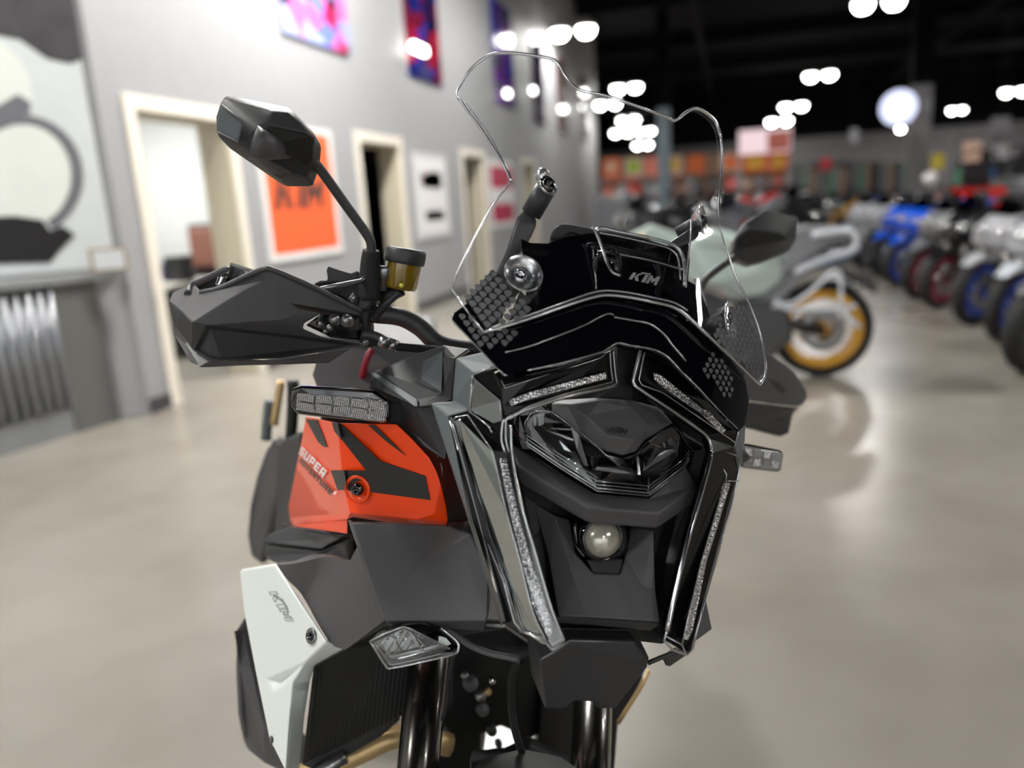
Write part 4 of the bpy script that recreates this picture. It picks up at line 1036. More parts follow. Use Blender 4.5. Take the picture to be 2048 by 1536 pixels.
# --- daytime light units, viewer's right
dr = block('drl_housing', [(1285,692,-.002),(1330,706,.0),(1362,744,.002),(1420,803,-.002),(1478,862,-.01),(1478,835,-.014),(1476,868,-.012),(1468,895,-.008),(1412,872,.008),(1340,825,.014),(1300,800,.012),(1266,768,.006),(1268,752,.004)], .02, 'lamp_black', .002)
block('drl_leg', [(1412,872,.010),(1468,892,-.004),(1478,940,-.0),(1462,1010,.01),(1430,1128,.045),(1409,1200,.07),(1388,1276,.095),(1383,1302,.10),(1373,1308,.105),(1328,1280,.105),(1332,1262,.103),(1373,1085,.068),(1400,985,.042),(1422,905,.02)], .03, 'lamp_black', .002, dr)
block('light_guide', [(1446,966,.018),(1461,966,.014),(1440,1040,.03),(1414,1122,.058),(1386,1260,.100),(1376,1281,.106),(1366,1278,.107),(1376,1230,.098),(1396,1150,.075),(1427,1045,.042)], .004, 'guide', .001, dr)
block('light_guide', [(1307,744,.014),(1324,752,.015),(1404,816,.012),(1418,822,.010),(1453,860,.002),(1444,868,.003),(1402,828,.013),(1324,773,.017),(1309,759,.016)], .004, 'guide', .001, dr)
wire('lens_edge', [(1283,693,.002),(1274,730,.006),(1267,758,.009),(1268,767,.010),(1276,776,.012),(1340,818,.016),(1395,857,.014),(1413,872,.013),(1421,886,.015),(1423,905,.020)], .0020, 'clear_edge', dr)
wire('lens_edge', [(1423,905,.020),(1412,950,.034),(1395,1010,.052),(1374,1085,.072),(1350,1185,.092),(1334,1262,.107)], .0030, 'chrome', dr)
wire('lens_edge', [(1292,695,.002),(1284,730,.008),(1278,760,.012),(1284,770,.014),(1325,785,.016),(1400,836,.014),(1470,885,.0)], .0008, 'clear_edge', dr, sm=False)
wire('lens_edge', [(1334,1262,.107),(1328,1281,.108),(1346,1300,.108),(1374,1310,.108),(1386,1296,.104),(1390,1276,.098)], .0014, 'clear_edge', dr, sm=False)
wire('lens_edge', [(1332,1272,.108),(1364,1290,.108),(1372,1308,.108)], .0009, 'clear_edge', dr, sm=False)
wire('lens_edge', [(1364,1290,.108),(1380,1220,.096),(1402,1125,.07),(1430,1030,.042),(1452,962,.018),(1453,948,.014),(1436,922,.012),(1434,905,.012)], .0009, 'clear_edge', dr, sm=False)
wire('lens_edge', [(1390,1276,.098),(1410,1200,.072),(1431,1128,.047),(1463,1010,.012),(1478,945,.001),(1478,915,.0)], .0012, 'clear_edge', dr, sm=False)
wire('lens_edge', [(1434,905,.012),(1440,900,.008),(1475,912,.0)], .0008, 'clear_edge', dr, sm=False)
wire('lens_edge', [(1455,962,.016),(1478,962,.003)], .0007, 'clear_edge', dr, sm=False)
wire('lens_edge', [(1478,832,-.012),(1476,868,-.010),(1468,895,-.006),(1458,905,-.002),(1456,930,.0)], .0010, 'clear_edge', dr, sm=False)
block('light_frame', [(1480,836,-.03),(1492,842,-.035),(1490,882,-.035),(1486,905,-.03),(1484,935,-.03),(1470,900,-.02),(1476,868,-.02)], .03, 'satin_gray', .002)

# --- headlight
hl = block('headlight', [(1029,854,-.012),(1034,828,-.012),(1060,812,-.010),(1084,808,-.008),(1104,822,-.006),(1164,864,.006),(1196,889,.018),(1215,907,.026),(1245,913,.028),(1270,907,.024),(1290,883,.012),(1325,858,.0),(1348,846,-.008),(1362,862,-.012),(1376,890,-.014),(1380,905,-.010),(1378,921,-.006),(1366,940,.004),(1300,992,.040),(1194,981,.042),(1120,935,.02),(1052,890,-.006),(1034,876,-.012)], .03, 'gloss_black', .003)
block('bezel', [(1022,852,-.018),(1032,818,-.018),(1084,798,-.018),(1110,812,-.018),(1350,838,-.02),(1388,900,-.022),(1384,932,-.016),(1306,1002,.028),(1190,995,.03),(1110,950,.006),(1040,900,-.02)], .02, 'piano', .004, hl)
block('reflector_bowl', [(1052,860,-.007),(1054,842,-.007),(1068,826,-.006),(1098,822,-.004),(1141,851,.004),(1160,866,.010),(1186,944,.032),(1120,905,.014),(1062,868,-.004)], .002, 'piano', .0008, hl)
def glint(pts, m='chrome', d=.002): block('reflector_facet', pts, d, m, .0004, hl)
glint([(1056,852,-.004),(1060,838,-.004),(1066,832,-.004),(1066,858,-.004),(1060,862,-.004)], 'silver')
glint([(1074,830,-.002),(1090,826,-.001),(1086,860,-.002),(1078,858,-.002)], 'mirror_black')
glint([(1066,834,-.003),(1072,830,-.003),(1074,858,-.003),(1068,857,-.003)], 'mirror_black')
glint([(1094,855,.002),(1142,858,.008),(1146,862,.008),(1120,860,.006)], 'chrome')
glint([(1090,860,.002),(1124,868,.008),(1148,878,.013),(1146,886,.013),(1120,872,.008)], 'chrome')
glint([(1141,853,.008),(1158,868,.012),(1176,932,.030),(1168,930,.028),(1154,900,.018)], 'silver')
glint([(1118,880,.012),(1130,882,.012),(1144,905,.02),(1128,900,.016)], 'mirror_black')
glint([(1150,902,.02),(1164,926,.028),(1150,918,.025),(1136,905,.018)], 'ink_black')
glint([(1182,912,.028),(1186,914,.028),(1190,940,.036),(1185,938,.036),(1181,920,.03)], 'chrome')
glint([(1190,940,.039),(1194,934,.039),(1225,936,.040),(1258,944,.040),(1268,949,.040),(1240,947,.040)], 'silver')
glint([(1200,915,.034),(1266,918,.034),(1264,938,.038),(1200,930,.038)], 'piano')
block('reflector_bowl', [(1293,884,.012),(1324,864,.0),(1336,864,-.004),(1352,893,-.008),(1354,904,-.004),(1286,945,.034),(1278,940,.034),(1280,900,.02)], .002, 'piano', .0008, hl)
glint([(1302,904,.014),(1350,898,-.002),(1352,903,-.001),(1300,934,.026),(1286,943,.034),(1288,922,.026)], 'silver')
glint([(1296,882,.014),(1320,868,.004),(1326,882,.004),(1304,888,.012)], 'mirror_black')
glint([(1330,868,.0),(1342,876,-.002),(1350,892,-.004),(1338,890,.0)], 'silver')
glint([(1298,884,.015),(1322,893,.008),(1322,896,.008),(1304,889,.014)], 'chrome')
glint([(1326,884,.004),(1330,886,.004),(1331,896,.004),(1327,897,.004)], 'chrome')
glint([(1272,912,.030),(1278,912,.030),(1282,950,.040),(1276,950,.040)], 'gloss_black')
fr_ = [(1049,870,-.004),(1055,886,-.002),(1120,930,.024),(1194,976,.045),(1298,986,.043),(1366,934,.006),(1379,915,-.004)]
for k, (dy, rd, mm) in enumerate(((0, .0013, 'clear_edge'), (-7, .0008, 'mirror_black'), (-14, .0008, 'mirror_black'), (-21, .0008, 'mirror_black'), (6, .0007, 'clear_edge'))):
    wire('lens_rib', [(x+(1214-x)*abs(dy)*.0004, y+dy, u+.001) for x, y, u in (fr_ if k in (0, 4) else fr_[1:4] if k == 3 else fr_)], rd, mm, hl, sm=False)
wire('lens_rib', [(1049,866,-.004),(1050,845,-.005),(1062,826,-.005),(1084,820,-.004),(1104,824,-.002),(1164,868,.010),(1194,892,.022),(1213,911,.030),(1245,918,.032),(1272,910,.026),(1292,886,.014),(1324,862,.002)], .0006, 'clear_edge', hl, sm=False)
wire('lens_rib', [(1190,945,.041),(1191,978,.045)], .0006, 'clear_edge', hl); wire('lens_rib', [(1298,955,.036),(1296,986,.043)], .0008, 'clear_edge', hl)
block('headlight_lens', [(1050,862,.0),(1056,838,.0),(1084,820,.001),(1104,824,.003),(1164,868,.014),(1194,892,.026),(1213,911,.034),(1245,918,.036),(1272,910,.030),(1292,886,.018),(1324,862,.006),(1346,852,.0),(1372,890,-.004),(1378,916,.0),(1298,985,.047),(1194,975,.049),(1120,929,.028)], .001, 'clear_lens', 0, hl)
# cap above the headlight
cp = shell('headlight_cap', [(1104,806,-.012),(1137,809,.0),(1174,833,.016),(1215,872,.034),(1268,880,.036),(1297,852,.022),(1260,812,.008),(1200,802,.006),(1120,800,-.016),(1215,903,.030),(1245,911,.032),(1272,903,.028),(1290,880,.014),(1345,846,-.006),(1320,815,-.012),(1262,800,-.004),(1190,892,.020),(1160,864,.008),(1190,796,-.004),(1104,822,-.006)],
    [[7,2,3,4,5,6],[1,2,7],[1,7,18,8],[0,1,8],[2,1,0,19,17],[17,16,3,2],[16,9,3],[9,10,4,3],[10,11,4],[11,12,5,4],[12,13,5],[13,14,6,5],[14,15,6],[15,18,7,6]], .02, 'matte_plastic', .0015)
tl, tr, bl, br = B(1220,852,.034), B(1258,857,.0325), B(1217,863,.0375), B(1255,868,.036)
decal('lettering', ktm_polys(), tl, tr, bl, 'black', cp, .0012, (1,0,0), br)
block('inner_void', [(1234,690,-.03),(1285,694,-.03),(1268,770,-.02),(1345,822,-.03),(1262,806,-.02),(1195,798,-.02),(1110,806,-.03),(1234,768,-.02)], .06, 'black', .001)

# --- chin guard under the headlight
shell('chin_guard', [(1022,888,-.02),(1032,930,.016),(1176,1014,.070),(1319,1028,.070),(1394,972,.012),(1371,932,-.006),(1300,995,.036),(1190,988,.036),(1043,968,.010),(1170,1042,.062),(1182,1046,.064),(1313,1057,.062),(1389,1007,.008)],
    [[0,1,2,7],[7,2,3,6],[6,3,4,5],[1,8,9,2],[2,9,10],[2,10,11,3],[3,11,12,4]], .02, 'matte_plastic', .003, seg=3)
# --- dark body behind the mask
block('mask_core', [(1024,900,-.05),(1234,780,-.05),(1410,890,-.05),(1400,1000,-.02),(1352,1180,.03),(1330,1290,.05),(1150,1270,.05),(1110,1270,.05),(1060,1080,.0)], .10, 'black', .004)
block('mask_core', [(900,800,-.09),(1000,740,-.07),(1230,700,-.06),(1400,780,-.07),(1480,850,-.08),(1478,910,-.08),(1424,960,-.07),(1240,940,-.06),(1000,960,-.06),(930,940,-.08)], .14, 'black', .004)
block('mask_core', [(1386,900,-.03),(1424,900,-.02),(1400,1010,.01),(1376,1100,.03),(1336,1268,.075),(1330,1290,.075),(1308,1240,.05),(1336,1100,.01)], .04, 'matte_dark', .003)
# --- nose panel with the fog light
NT = ((1172,1235,.085),(1320,1245,.090),(1187,1147,.052))
np_ = shell('nose_panel', [(1067,1005,-.02),(1109,1031,.012),onp(1150,1162,NT),(1097,1110,.025),(1172,1235,.085),(1118,1235,.076),onp(1150,1106,NT),onp(1187,1147,NT),onp(1240,1149,NT),onp(1251,1112,NT),onp(1285,1172,NT),(1307,1061,.030),(1320,1245,.090),(1262,1052,.005),(1140,1040,.005),onp(1311,1180,NT)],
    [[0,1,3],[1,2,3],[3,2,4,5],[1,14,6],[1,6,2],[2,6,7,8,9,10,15,12,4],[9,13,11],[9,11,10],[10,11,15]], .012, 'matte_plastic', .002)
block('nose_lip', [(1110,1234,.078),(1172,1236,.086),(1320,1246,.089),(1318,1252,.087),(1300,1262,.08),(1180,1250,.08),(1112,1246,.076)], .02, 'matte_dark', .0015)
block('strut', [(1305,1085,-.01),(1316,1082,-.01),(1334,1118,-.0),(1322,1150,.0)], .01, 'matte_dark', .001)
block('fog_housing', [(1148,1090,.030),(1146,1050,.028),(1165,1030,.024),(1255,1032,.022),(1262,1070,.028),(1256,1108,.034),(1240,1122,.038),(1175,1122,.038),(1158,1108,.034)], .03, 'gloss_black', .004)
fg = block('fog_light', [(1160,1100,.040),(1160,1060,.036),(1180,1036,.034),(1235,1036,.034),(1255,1058,.036),(1255,1098,.040),(1236,1118,.043),(1176,1118,.043)], .015, 'black', .004)
cc = B(1206, 1077, .046)
latheo('fog_lens', [(.0, .016), (.008, .015), (.0145, .0115), (.0195, .006), (.0222, -.001), (.0222, -.01)], cc, (.92, -.0, .25), 'fog_lens', fg, 36)
latheo('lens_ring', [(.0225, -.01), (.0225, .001), (.025, .001), (.026, -.01)], cc, (.92, 0, .25), 'gloss_black', fg, 36)
block('fog_tongue', [(1172,1118,.046),(1248,1118,.046),(1240,1150,.053),(1187,1147,.053)], .01, 'black', .002)
# --- beak
block('beak', [(1079,1320,.085),(1139,1279,.082),(1270,1282,.080),(1298,1324,.082),(1296,1336,.082),(1232,1419,.070),(1195,1419,.070),(1189,1406,.072),(1146,1404,.072),(1133,1419,.070),(1090,1419,.070)], .06, 'matte_dark', .004, off=(-.07, .006, .0), seg=3)
block('beak_neck', [(1120,1255,.06),(1270,1258,.06),(1300,1320,.05),(1280,1330,.05),(1090,1330,.05)], .08, 'black', .003)
wire('beak_edge', [(1082,1319,.087),(1100,1308,.087),(1139,1281,.084),(1200,1283,.083),(1270,1284,.082)], .0009, 'silver', sm=False)
# --- side cowl between mask and tank (viewer's left)
shell('side_cowl', [(738,762,-.17),(748,743,-.175),(832,708,-.15),(888,690,-.13),(940,698,-.12),(912,716,-.10),(904,800,-.07),(884,808,-.075),(882,788,-.09),(888,712,-.115),(838,764,-.12),(756,742,-.165),(832,800,-.11),(836,815,-.10),(740,774,-.165)],
    [[3,4,5,9],[9,5,6,7,8],[2,3,9,8,10],[1,2,10,11],[11,10,8,12],[8,7,13,12],[1,11,12,13,14,0]], .02, 'matte_dark', .002)
shell('cowl_sheen_facet', [(846,722,-.135),(886,702,-.12),(883,784,-.085),(860,775,-.095),(842,757,-.112)], [[0,1,2,3,4]], .001, 'satin_gray', .0005)  # paler grey puts the wall's reflection into the left-facing facets
shell('cowl_sheen_facet', [(740,748,-.169),(748,744,-.169),(834,798,-.105),(836,812,-.098),(829,813,-.10)], [[0,1,2,3,4]], .001, 'satin_gray', .0005)
block('inner_panel', [(735,764,-.19),(740,774,-.185),(832,812,-.12),(880,808,-.10),(905,830,-.09),(890,920,-.09),(780,852,-.15),(745,800,-.18)], .02, 'matte_dark', .002)
block('body_core', [(775,845,-.20),(905,830,-.12),(960,960,-.10),(980,1180,-.08),(975,1240,-.07),(905,1240,-.09),(880,1045,-.14),(850,920,-.17)], .06, 'black', .004)
for (x0, y0, x1, y1) in ((872, 890, 876, 915), (882, 925, 886, 950)):
    wire('cable_clip', [(x0, y0, -.11), (x1, y1, -.11)], .0015, 'silver', sm=False)
# --- indicators
def indicator(out, lens, u0, u1, nx):
    e = block('indicator', out, .03, 'gloss_black', .004)
    L_ = block('indicator_lens', lens, .006, 'dotlens', .002, e)
    return e
ind = indicator([(582,776,-.15),(600,770,-.15),(700,775,-.14),(748,780,-.13),(778,800,-.12),(779,840,-.12),(768,847,-.12),(700,840,-.13),(592,828,-.15),(578,806,-.152)],
    [(592,784,-.149),(700,787,-.139),(745,792,-.129),(775,804,-.119),(774,834,-.119),(766,844,-.119),(700,836,-.129),(591,821,-.149)], 0, 0, 5)
# raised lens cells, one row over the other
for k in range(5):
    for j in range(2):
        def q(s, t):
            top = Vector((594+s*178, 785+s*14+ (0 if s < .7 else (s-.7)*20))); bot = Vector((593+s*180, 821+s*22))
            p = top.lerp(bot, t); return (p.x, p.y, -.1475+.029*s)
        a, b_ = k/5+.008, (k+1)/5-.008; t0, t1 = j*.5+.02, j*.5+.48
        block('lens_cell', [q(a, t0), q(b_, t0), q(b_, t1), q(a, t1)], .002, 'dotlens', .0008, ind)
block('indicator_stalk', [(772,806,-.13),(800,800,-.14),(830,812,-.15),(832,850,-.15),(790,852,-.14),(772,842,-.13)], .02, 'matte_dark', .004)
ind2 = indicator([(1484,887,-.15),(1500,888,-.15),(1560,900,-.15),(1569,906,-.15),(1563,942,-.15),(1555,944,-.15),(1484,936,-.15)], [(1487,891,-.148),(1558,903,-.148),(1566,908,-.148),(1560,938,-.148),(1552,941,-.148),(1486,933,-.148)], 0, 0, 4)
for k in range(4):
    for j in range(2):
        def q(s, t):
            p = Vector((1489+s*74, 893+s*14)).lerp(Vector((1487+s*72, 931+s*7)), t); return (p.x, p.y, -.1465)
        block('lens_cell', [q(k/4+.03, j*.5+.05), q((k+1)/4-.03, j*.5+.05), q((k+1)/4-.03, j*.5+.45), q(k/4+.03, j*.5+.45)], .0015, 'dotlens' if (k+j) % 2 else 'guide', .001, ind2)
# --- orange side panel
def orange(pts, faces, m='orange', d=.006, **k): return shell('side_panel', pts, faces, d, m, **k)
TL = ((611,833,-.36),(675,846,-.17),(698,1018,-.160)); TR = ((675,846,-.17),(868,1028,-.092),(698,1018,-.160))
OP = [(611,833,-.36),(675,846,-.17),onp(793,848,TR),onp(826,880,TR),onp(858,915,TR),onp(872,940,TR),onp(881,967,TR),(891,1005,-.092),(896,1040,-.094),(893,1050,-.096),(886,1054,-.10),(823,1052,-.115),(705,1034,-.165),(698,1018,-.160),onp(686,967,TL),onp(579,1053,TL),onp(577,1013,TL),onp(609,849,TL),(868,1028,-.092),onp(580,1036,TL),(700,1026,-.158),(694,1039,-.17),(694,1068,-.175),(830,1040,-.103)]
tp_ = orange(OP, [[0,1,14,13,16,17],[16,13,20,19],[19,20,12,21,15],[1,2,3,4,5,6,18,13,14],[13,18,23,20],[20,23,11,12],[18,6,7,8],[18,8,9,10,11,23]], seg=3, bevel=.003, ang=30)
shell('panel_flap', [(583,1052,-.43),(694,1039,-.19),(694,1068,-.19),(640,1060,-.31)], [[0,1,2,3]], .004, 'orange', .001)
def on_tri(px, py, a, b_, c, off=.0012):
    """point of the panel facet through three traced points"""
    A_, B_, C_ = P([a, b_, c]); n = (B_-A_).cross(C_-A_).normalized()
    if n.dot(CL-A_) < 0: n = -n
    r = rl(px, py); t = (A_+n*off-CL).dot(n)/r.dot(n); return CL+r*t, n
FL = TL; FR = TR
def dec(pts, tri, m, par, off=.0012, name='decal_stripe'):
    co = []; n = None
    for x, y in pts:
        p, n = on_tri(x, y, *tri, off=off); co.append(p)
    bm = bmesh.new(); extrude_shell(bm, co, [list(range(len(co)))], -n*.0008); return link(name, bm, m, par)
# graphics are thin vinyl shapes on the two facets
dec([(611,838),(634,840),(654,894),(648,894),(636,884)], FL, 'decal_black', tp_, .0014)
dec([(661,941),(688,941),(694,980),(675,980)], FL, 'decal_black', tp_, .0014)
dec([(663,843),(675,846),(682,880),(668,862)], FL, 'decal_black', tp_, .0014)
dec([(677,846),(682,847),(758,921),(850,952),(860,1000),(740,984),(736,966),(724,960),(708,966),(700,982),(693,980),(688,941),(732,941),(678,872)], FR, 'decal_black', tp_, .0016)
dec([(736,850),(749,850),(812,912),(775,885)], FR, 'decal_black', tp_, .0016)
# model name
def tdec(s, tl, tr, bl, tri, m, off, slant=.15):
    a, n = on_tri(*tl, *tri, off=off); b_, _ = on_tri(*tr, *tri, off=off); c, _ = on_tri(*bl, *tri, off=off)
    return decal('lettering', text_polys(s, slant), a, b_, c, m, tp_, .0004, n)
tdec('SUPER', (603,891), (657,945), (598,906), FL, 'white_print', .0022)
tdec('ADVENTURE', (601,915), (668,984), (598,924), FL, 'decal_black', .0022)
tdec('S', (670,981), (676,985), (666,987), FL, 'white_print', .0022)
p, n = on_tri(716, 978, *FR, off=.001)
latheo('screw_recess', [(.0185,.001),(.017,.004),(.013,-.001),(0,-.002)], p, n, 'orange', tp_, 32)
bolt(p+n*.001, n, .0085, tp_, 'gloss_black', 'panel_screw')
# --- dark deflector below the orange panel
shell('deflector', [(695,1040,-.12),(703,1045,-.10),(770,1243,-.02),(762,1236,-.03),(895,1052,-.08),(940,1068,-.05),(962,1110,-.03),(978,1160,-.01),(977,1230,.012),(973,1242,.013),(968,1262,.0),(775,1252,-.03),(815,1150,-.04),(788,1046,-.09)],
    [[0,1,2,3],[1,13,12,2],[13,4,5,6,7,12],[12,7,8,9,2],[9,10,11,2]], .012, 'matte_plastic', .002, ang=38)
block('deflector_back', [(895,1045,-.12),(940,1040,-.09),(950,1090,-.09),(945,1108,-.09),(900,1096,-.11)], .01, 'matte_dark', .008)
_pf = planefn(((553,1129,-.24),(768,1242,-.05),(660,1290,-.14)))
surf('shroud', [(553,1129),(600,1125),(698,1125),(716,1090),(742,1170),(768,1242),(690,1300),(660,1290),(655,1278),(610,1200)], lambda v, w_: _pf(v, w_)-.030*math.exp(-((v+.29-.25*(w_+.26))/.022)**2), .01, 'matte_plastic', .008)
block('upper_panel', [(527,1085,-.50),(535,1070,-.50),(583,1052,-.45),(640,1060,-.36),(690,1072,-.30),(640,1098,-.32),(550,1088,-.46)], .02, 'matte_dark', .003)
block('upper_panel', [(527,1088,-.51),(550,1090,-.47),(640,1100,-.33),(695,1076,-.30),(700,1128,-.28),(600,1130,-.34),(556,1130,-.4),(530,1118,-.5)], .04, 'matte_dark', .006)
block('inner_panel', [(560,1048,-.55),(640,1060,-.42),(720,1060,-.34),(720,1130,-.3),(600,1130,-.40)], .02, 'black', .002)
# --- white radiator cover
WT = ((484,1139,-.34),(652,1284,-.13),(532,1358,-.215))
wh = shell('radiator_cover', [onp(479,1144,WT),(484,1139,-.34),onp(550,1128,WT),(652,1284,-.13),(686,1299,-.135),(628,1331,-.17),(618,1362,-.178),(606,1436,-.185),(596,1545,-.19),onp(571,1545,WT),onp(578,1440,WT),onp(585,1366,WT),onp(609,1327,WT),(532,1358,-.215),onp(545,1386,WT),onp(538,1478,WT),onp(511,1347,WT),onp(487,1222,WT),onp(566,1362,WT,-.012)],
    [[0,1,2,3,12,13,16,17],[3,4,5,12],[12,5,6,11],[11,6,7,10],[10,7,8,9],[16,13,14,15],[15,14,11,10,9],[13,12,18],[13,18,14],[12,11,14,18]], .008, 'white_panel', .003, seg=3, ang=38)
a, n = on_tri(552, 1176, *WT, off=.0012); b_, _ = on_tri(590, 1240, *WT, off=.0012); c_, _ = on_tri(538, 1184, *WT, off=.0012)
def outline_polys(polys, w_=.07):
    out = []
    for p in polys:
        for i in range(len(p)):
            p0, p1 = Vector(p[i-1]), Vector(p[i]); d = (p1-p0)
            if d.length < 1e-4: continue
            n_ = Vector((-d.y, d.x)).normalized()*w_*.25; n_.x *= .35
            out.append([(p0.x-n_.x, p0.y-n_.y), (p1.x-n_.x, p1.y-n_.y), (p1.x+n_.x, p1.y+n_.y), (p0.x+n_.x, p0.y+n_.y)])
    return out
decal('embossed_lettering', outline_polys(ktm_polys()), a, b_, c_, 'silver', wh, .0005, n)
for (x, y) in ((622, 1272), (549, 1478)):
    t_ = WT if y < 1300 else ((511,1347,-.275),(545,1386,-.205),onp(571,1545,WT))
    p, n = on_tri(x, y, *t_, off=.002)
    latheo('screw_recess', [(.0105,.0),(.010,.0014),(.007,.001),(0,-.001)], p, n, 'silver', wh, 24); bolt(p+n*.002, n, .0055, wh, 'gloss_black', 'panel_screw')
# dark guard behind the white cover
shell('crash_guard', [(484,1232,-.44),(473,1262,-.42),(468,1330,-.42),(472,1430,-.42),(482,1480,-.42),(492,1500,-.42),(528,1530,-.40),(590,1560,-.36),(600,1500,-.36),(540,1440,-.38),(520,1300,-.42)], [[0,1,2,3,4,5,6,7,8,9,10]], .06, 'matte_plastic', .012, seg=4)
# --- radiator
rad = block('radiator', [(626,1334,-.20),(690,1300,-.165),(770,1252,-.14),(900,1262,-.16),(900,1420,-.17),(800,1434,-.17),(603,1532,-.20)], .05, 'black', .003)
for k in range(24):
    x = 632+k*9.0
    wire('radiator_fin', [(x, 1340-(k*3.3), -.192+.0020*k), (x-18, 1520-(k*3.6), -.198+.0018*k)], .0006, 'matte_dark', rad, sm=False, n=4)
# --- fork legs with the front wheel
def fork(x0, y0, x1, y1, u0, r):
    a = B(x0, y0, u0); b_ = B(x1, y1, u0+.055); d = (b_-a); b2 = a+d*((a.z-.36)/(a.z-b_.z))
    f_ = tube('fork_leg', [a-d*.6, b2], r, 'dark_fork', smooth=False, n=32)
    latheo('fork_foot', [(0,-.04),(r*1.05,-.035),(r*1.1,.05),(r*1.0,.06),(0,.06)], b2+d.normalized()*.02, d, 'satin_gray', f_)
    return b2
pa = fork(856, 1330, 836, 1536, -.13, .0275); pb = fork(1186, 1400, 1181, 1536, -.11, .0275)
for x0, y0, x1, y1 in ((866,1330,846,1536), (1196,1400,1192,1536)): pass
axl = (pa+pb)*.5
axc = Vector((axl.x+.03, 0.0, .345)); print('AXLE', axc, pa, pb)
wf = empty('front_wheel', (0,0,0)); wf.parent = root
def kwheel(c, r, tw, par):
    latheo('tire', [(r-.075,-tw*.8),(r-.03,-tw),(r-.006,-tw*.55),(r,0),(r-.006,tw*.55),(r-.03,tw),(r-.075,tw*.8),(r-.075,-tw*.8)], c, (0,1,0), 'tire', par, 40)
    bm = bmesh.new(); lathe(bm, [(r-.074,-tw*.7),(r-.09,-tw*.5),(r-.09,tw*.5),(r-.074,tw*.7),(r-.074,-tw*.7)], c, (0,1,0), 40)
    lathe(bm, [(0,-.06),(.04,-.06),(.04,.06),(0,.06)], c, (0,1,0), 16)
    for k in range(5):
        a = 2*PI*k/5
        for s in (-1, 1): sweep(bm, [c+Vector((.035*math.cos(a), s*.02, .035*math.sin(a))), c+Vector(((r-.085)*math.cos(a+s*.1), s*.01, (r-.085)*math.sin(a+s*.1)))], .012, 6)
    bmesh.ops.recalc_face_normals(bm, faces=bm.faces); link('rim', bm, 'p_black', par)
kwheel(axc, .345, .062, wf)
for s in (-1, 1): latheo('brake_disc', [(.07, s*.07),(.155, s*.07),(.155, s*.075),(.07, s*.075),(.07, s*.07)], axc, (0,1,0), 'silver', wf, 32)
tube('axle', [axc-Vector((0,.14,0)), axc+Vector((0,.14,0))], .014, 'silver', root, smooth=False)
wr = empty('rear_wheel', (0,0,0)); wr.parent = root
kwheel(Vector((axc.x-1.56, 0, .33)), .33, .085, wr)
# --- corner lamp below the deflector
cl_ = block('corner_lamp', [(740,1281,.0),(770,1264,.0),(806,1252,.004),(847,1246,.0),(882,1254,-.01),(914,1282,.0),(917,1296,.004),(908,1308,.008),(860,1320,.010),(786,1335,.008),(772,1330,.006),(758,1308,.002)], .03, 'gloss_black', .003)
block('lamp_bowl', [(752,1284,.004),(806,1258,.008),(822,1262,.008),(880,1290,.008),(860,1302,.012),(800,1318,.012),(780,1312,.009)], .001, 'mirror_black', .0005, cl_)
for pts in ([(754,1297,.011),(782,1270,.011)], [(782,1270,.011),(804,1304,.013)], [(770,1312,.011),(806,1262,.011)], [(784,1318,.012),(822,1264,.011)], [(820,1262,.011),(846,1300,.014)], [(778,1308,.012),(790,1316,.013),(848,1302,.014),(884,1292,.011)], [(812,1308,.013),(828,1284,.013)], [(840,1300,.014),(846,1290,.013)], [(768,1292,.011),(778,1276,.011)]):
    wire('lamp_rib', pts, .0008, 'chrome', cl_, sm=False)
block('lamp_step', [(775,1312,.013),(786,1318,.014),(848,1304,.0145),(886,1294,.012),(884,1287,.012),(845,1297,.014),(800,1308,.014)], .001, 'silver', .0003, cl_)
block('lamp_glow_face', [(878,1272,.006),(892,1276,.006),(902,1288,.008),(894,1292,.008),(876,1286,.008)], .001, 'white_panel', .0006, cl_)
wire('lens_edge', [(741,1282,.012),(772,1331,.014),(788,1335,.015),(860,1320,.016),(908,1308,.014),(917,1295,.010),(912,1281,.006),(882,1256,.0)], .0016, 'clear_edge', cl_)
wire('lens_edge', [(741,1282,.012),(772,1266,.012),(806,1253,.012),(822,1258,.012),(900,1298,.014)], .0012, 'clear_edge', cl_, sm=False)
wire('lens_edge', [(750,1286,.013),(778,1324,.015),(790,1328,.015),(900,1304,.014)], .0008, 'clear_edge', cl_)
block('lens_cover', [(744,1283,.013),(806,1255,.013),(822,1260,.013),(898,1298,.015),(860,1318,.017),(788,1333,.016),(774,1328,.015)], .001, 'clear_lens', 0, cl_)
tl, tr, bl = B(836,1267,.0125), B(866,1281,.0125), B(833,1273,.0125)
decal('lettering', text_polys('ALU'), tl, tl.lerp(tr, .45), bl, 'silver', cl_, .0004, TOCAM)
# far side pieces
block('deflector', [(1409,1185,-.02),(1424,1258,-.02),(1400,1276,-.02),(1380,1290,-.02),(1396,1230,-.02)], .01, 'matte_plastic', .001)
block('corner_lamp', [(1326,1318,.02),(1352,1300,.02),(1386,1300,.02),(1372,1312,.02),(1340,1334,.02),(1332,1332,.02)], .015, 'gloss_black', .002)
wire('lower_edge', [(1296,1326,.02),(1340,1308,.02),(1368,1300,.02)], .003, 'matte_dark')
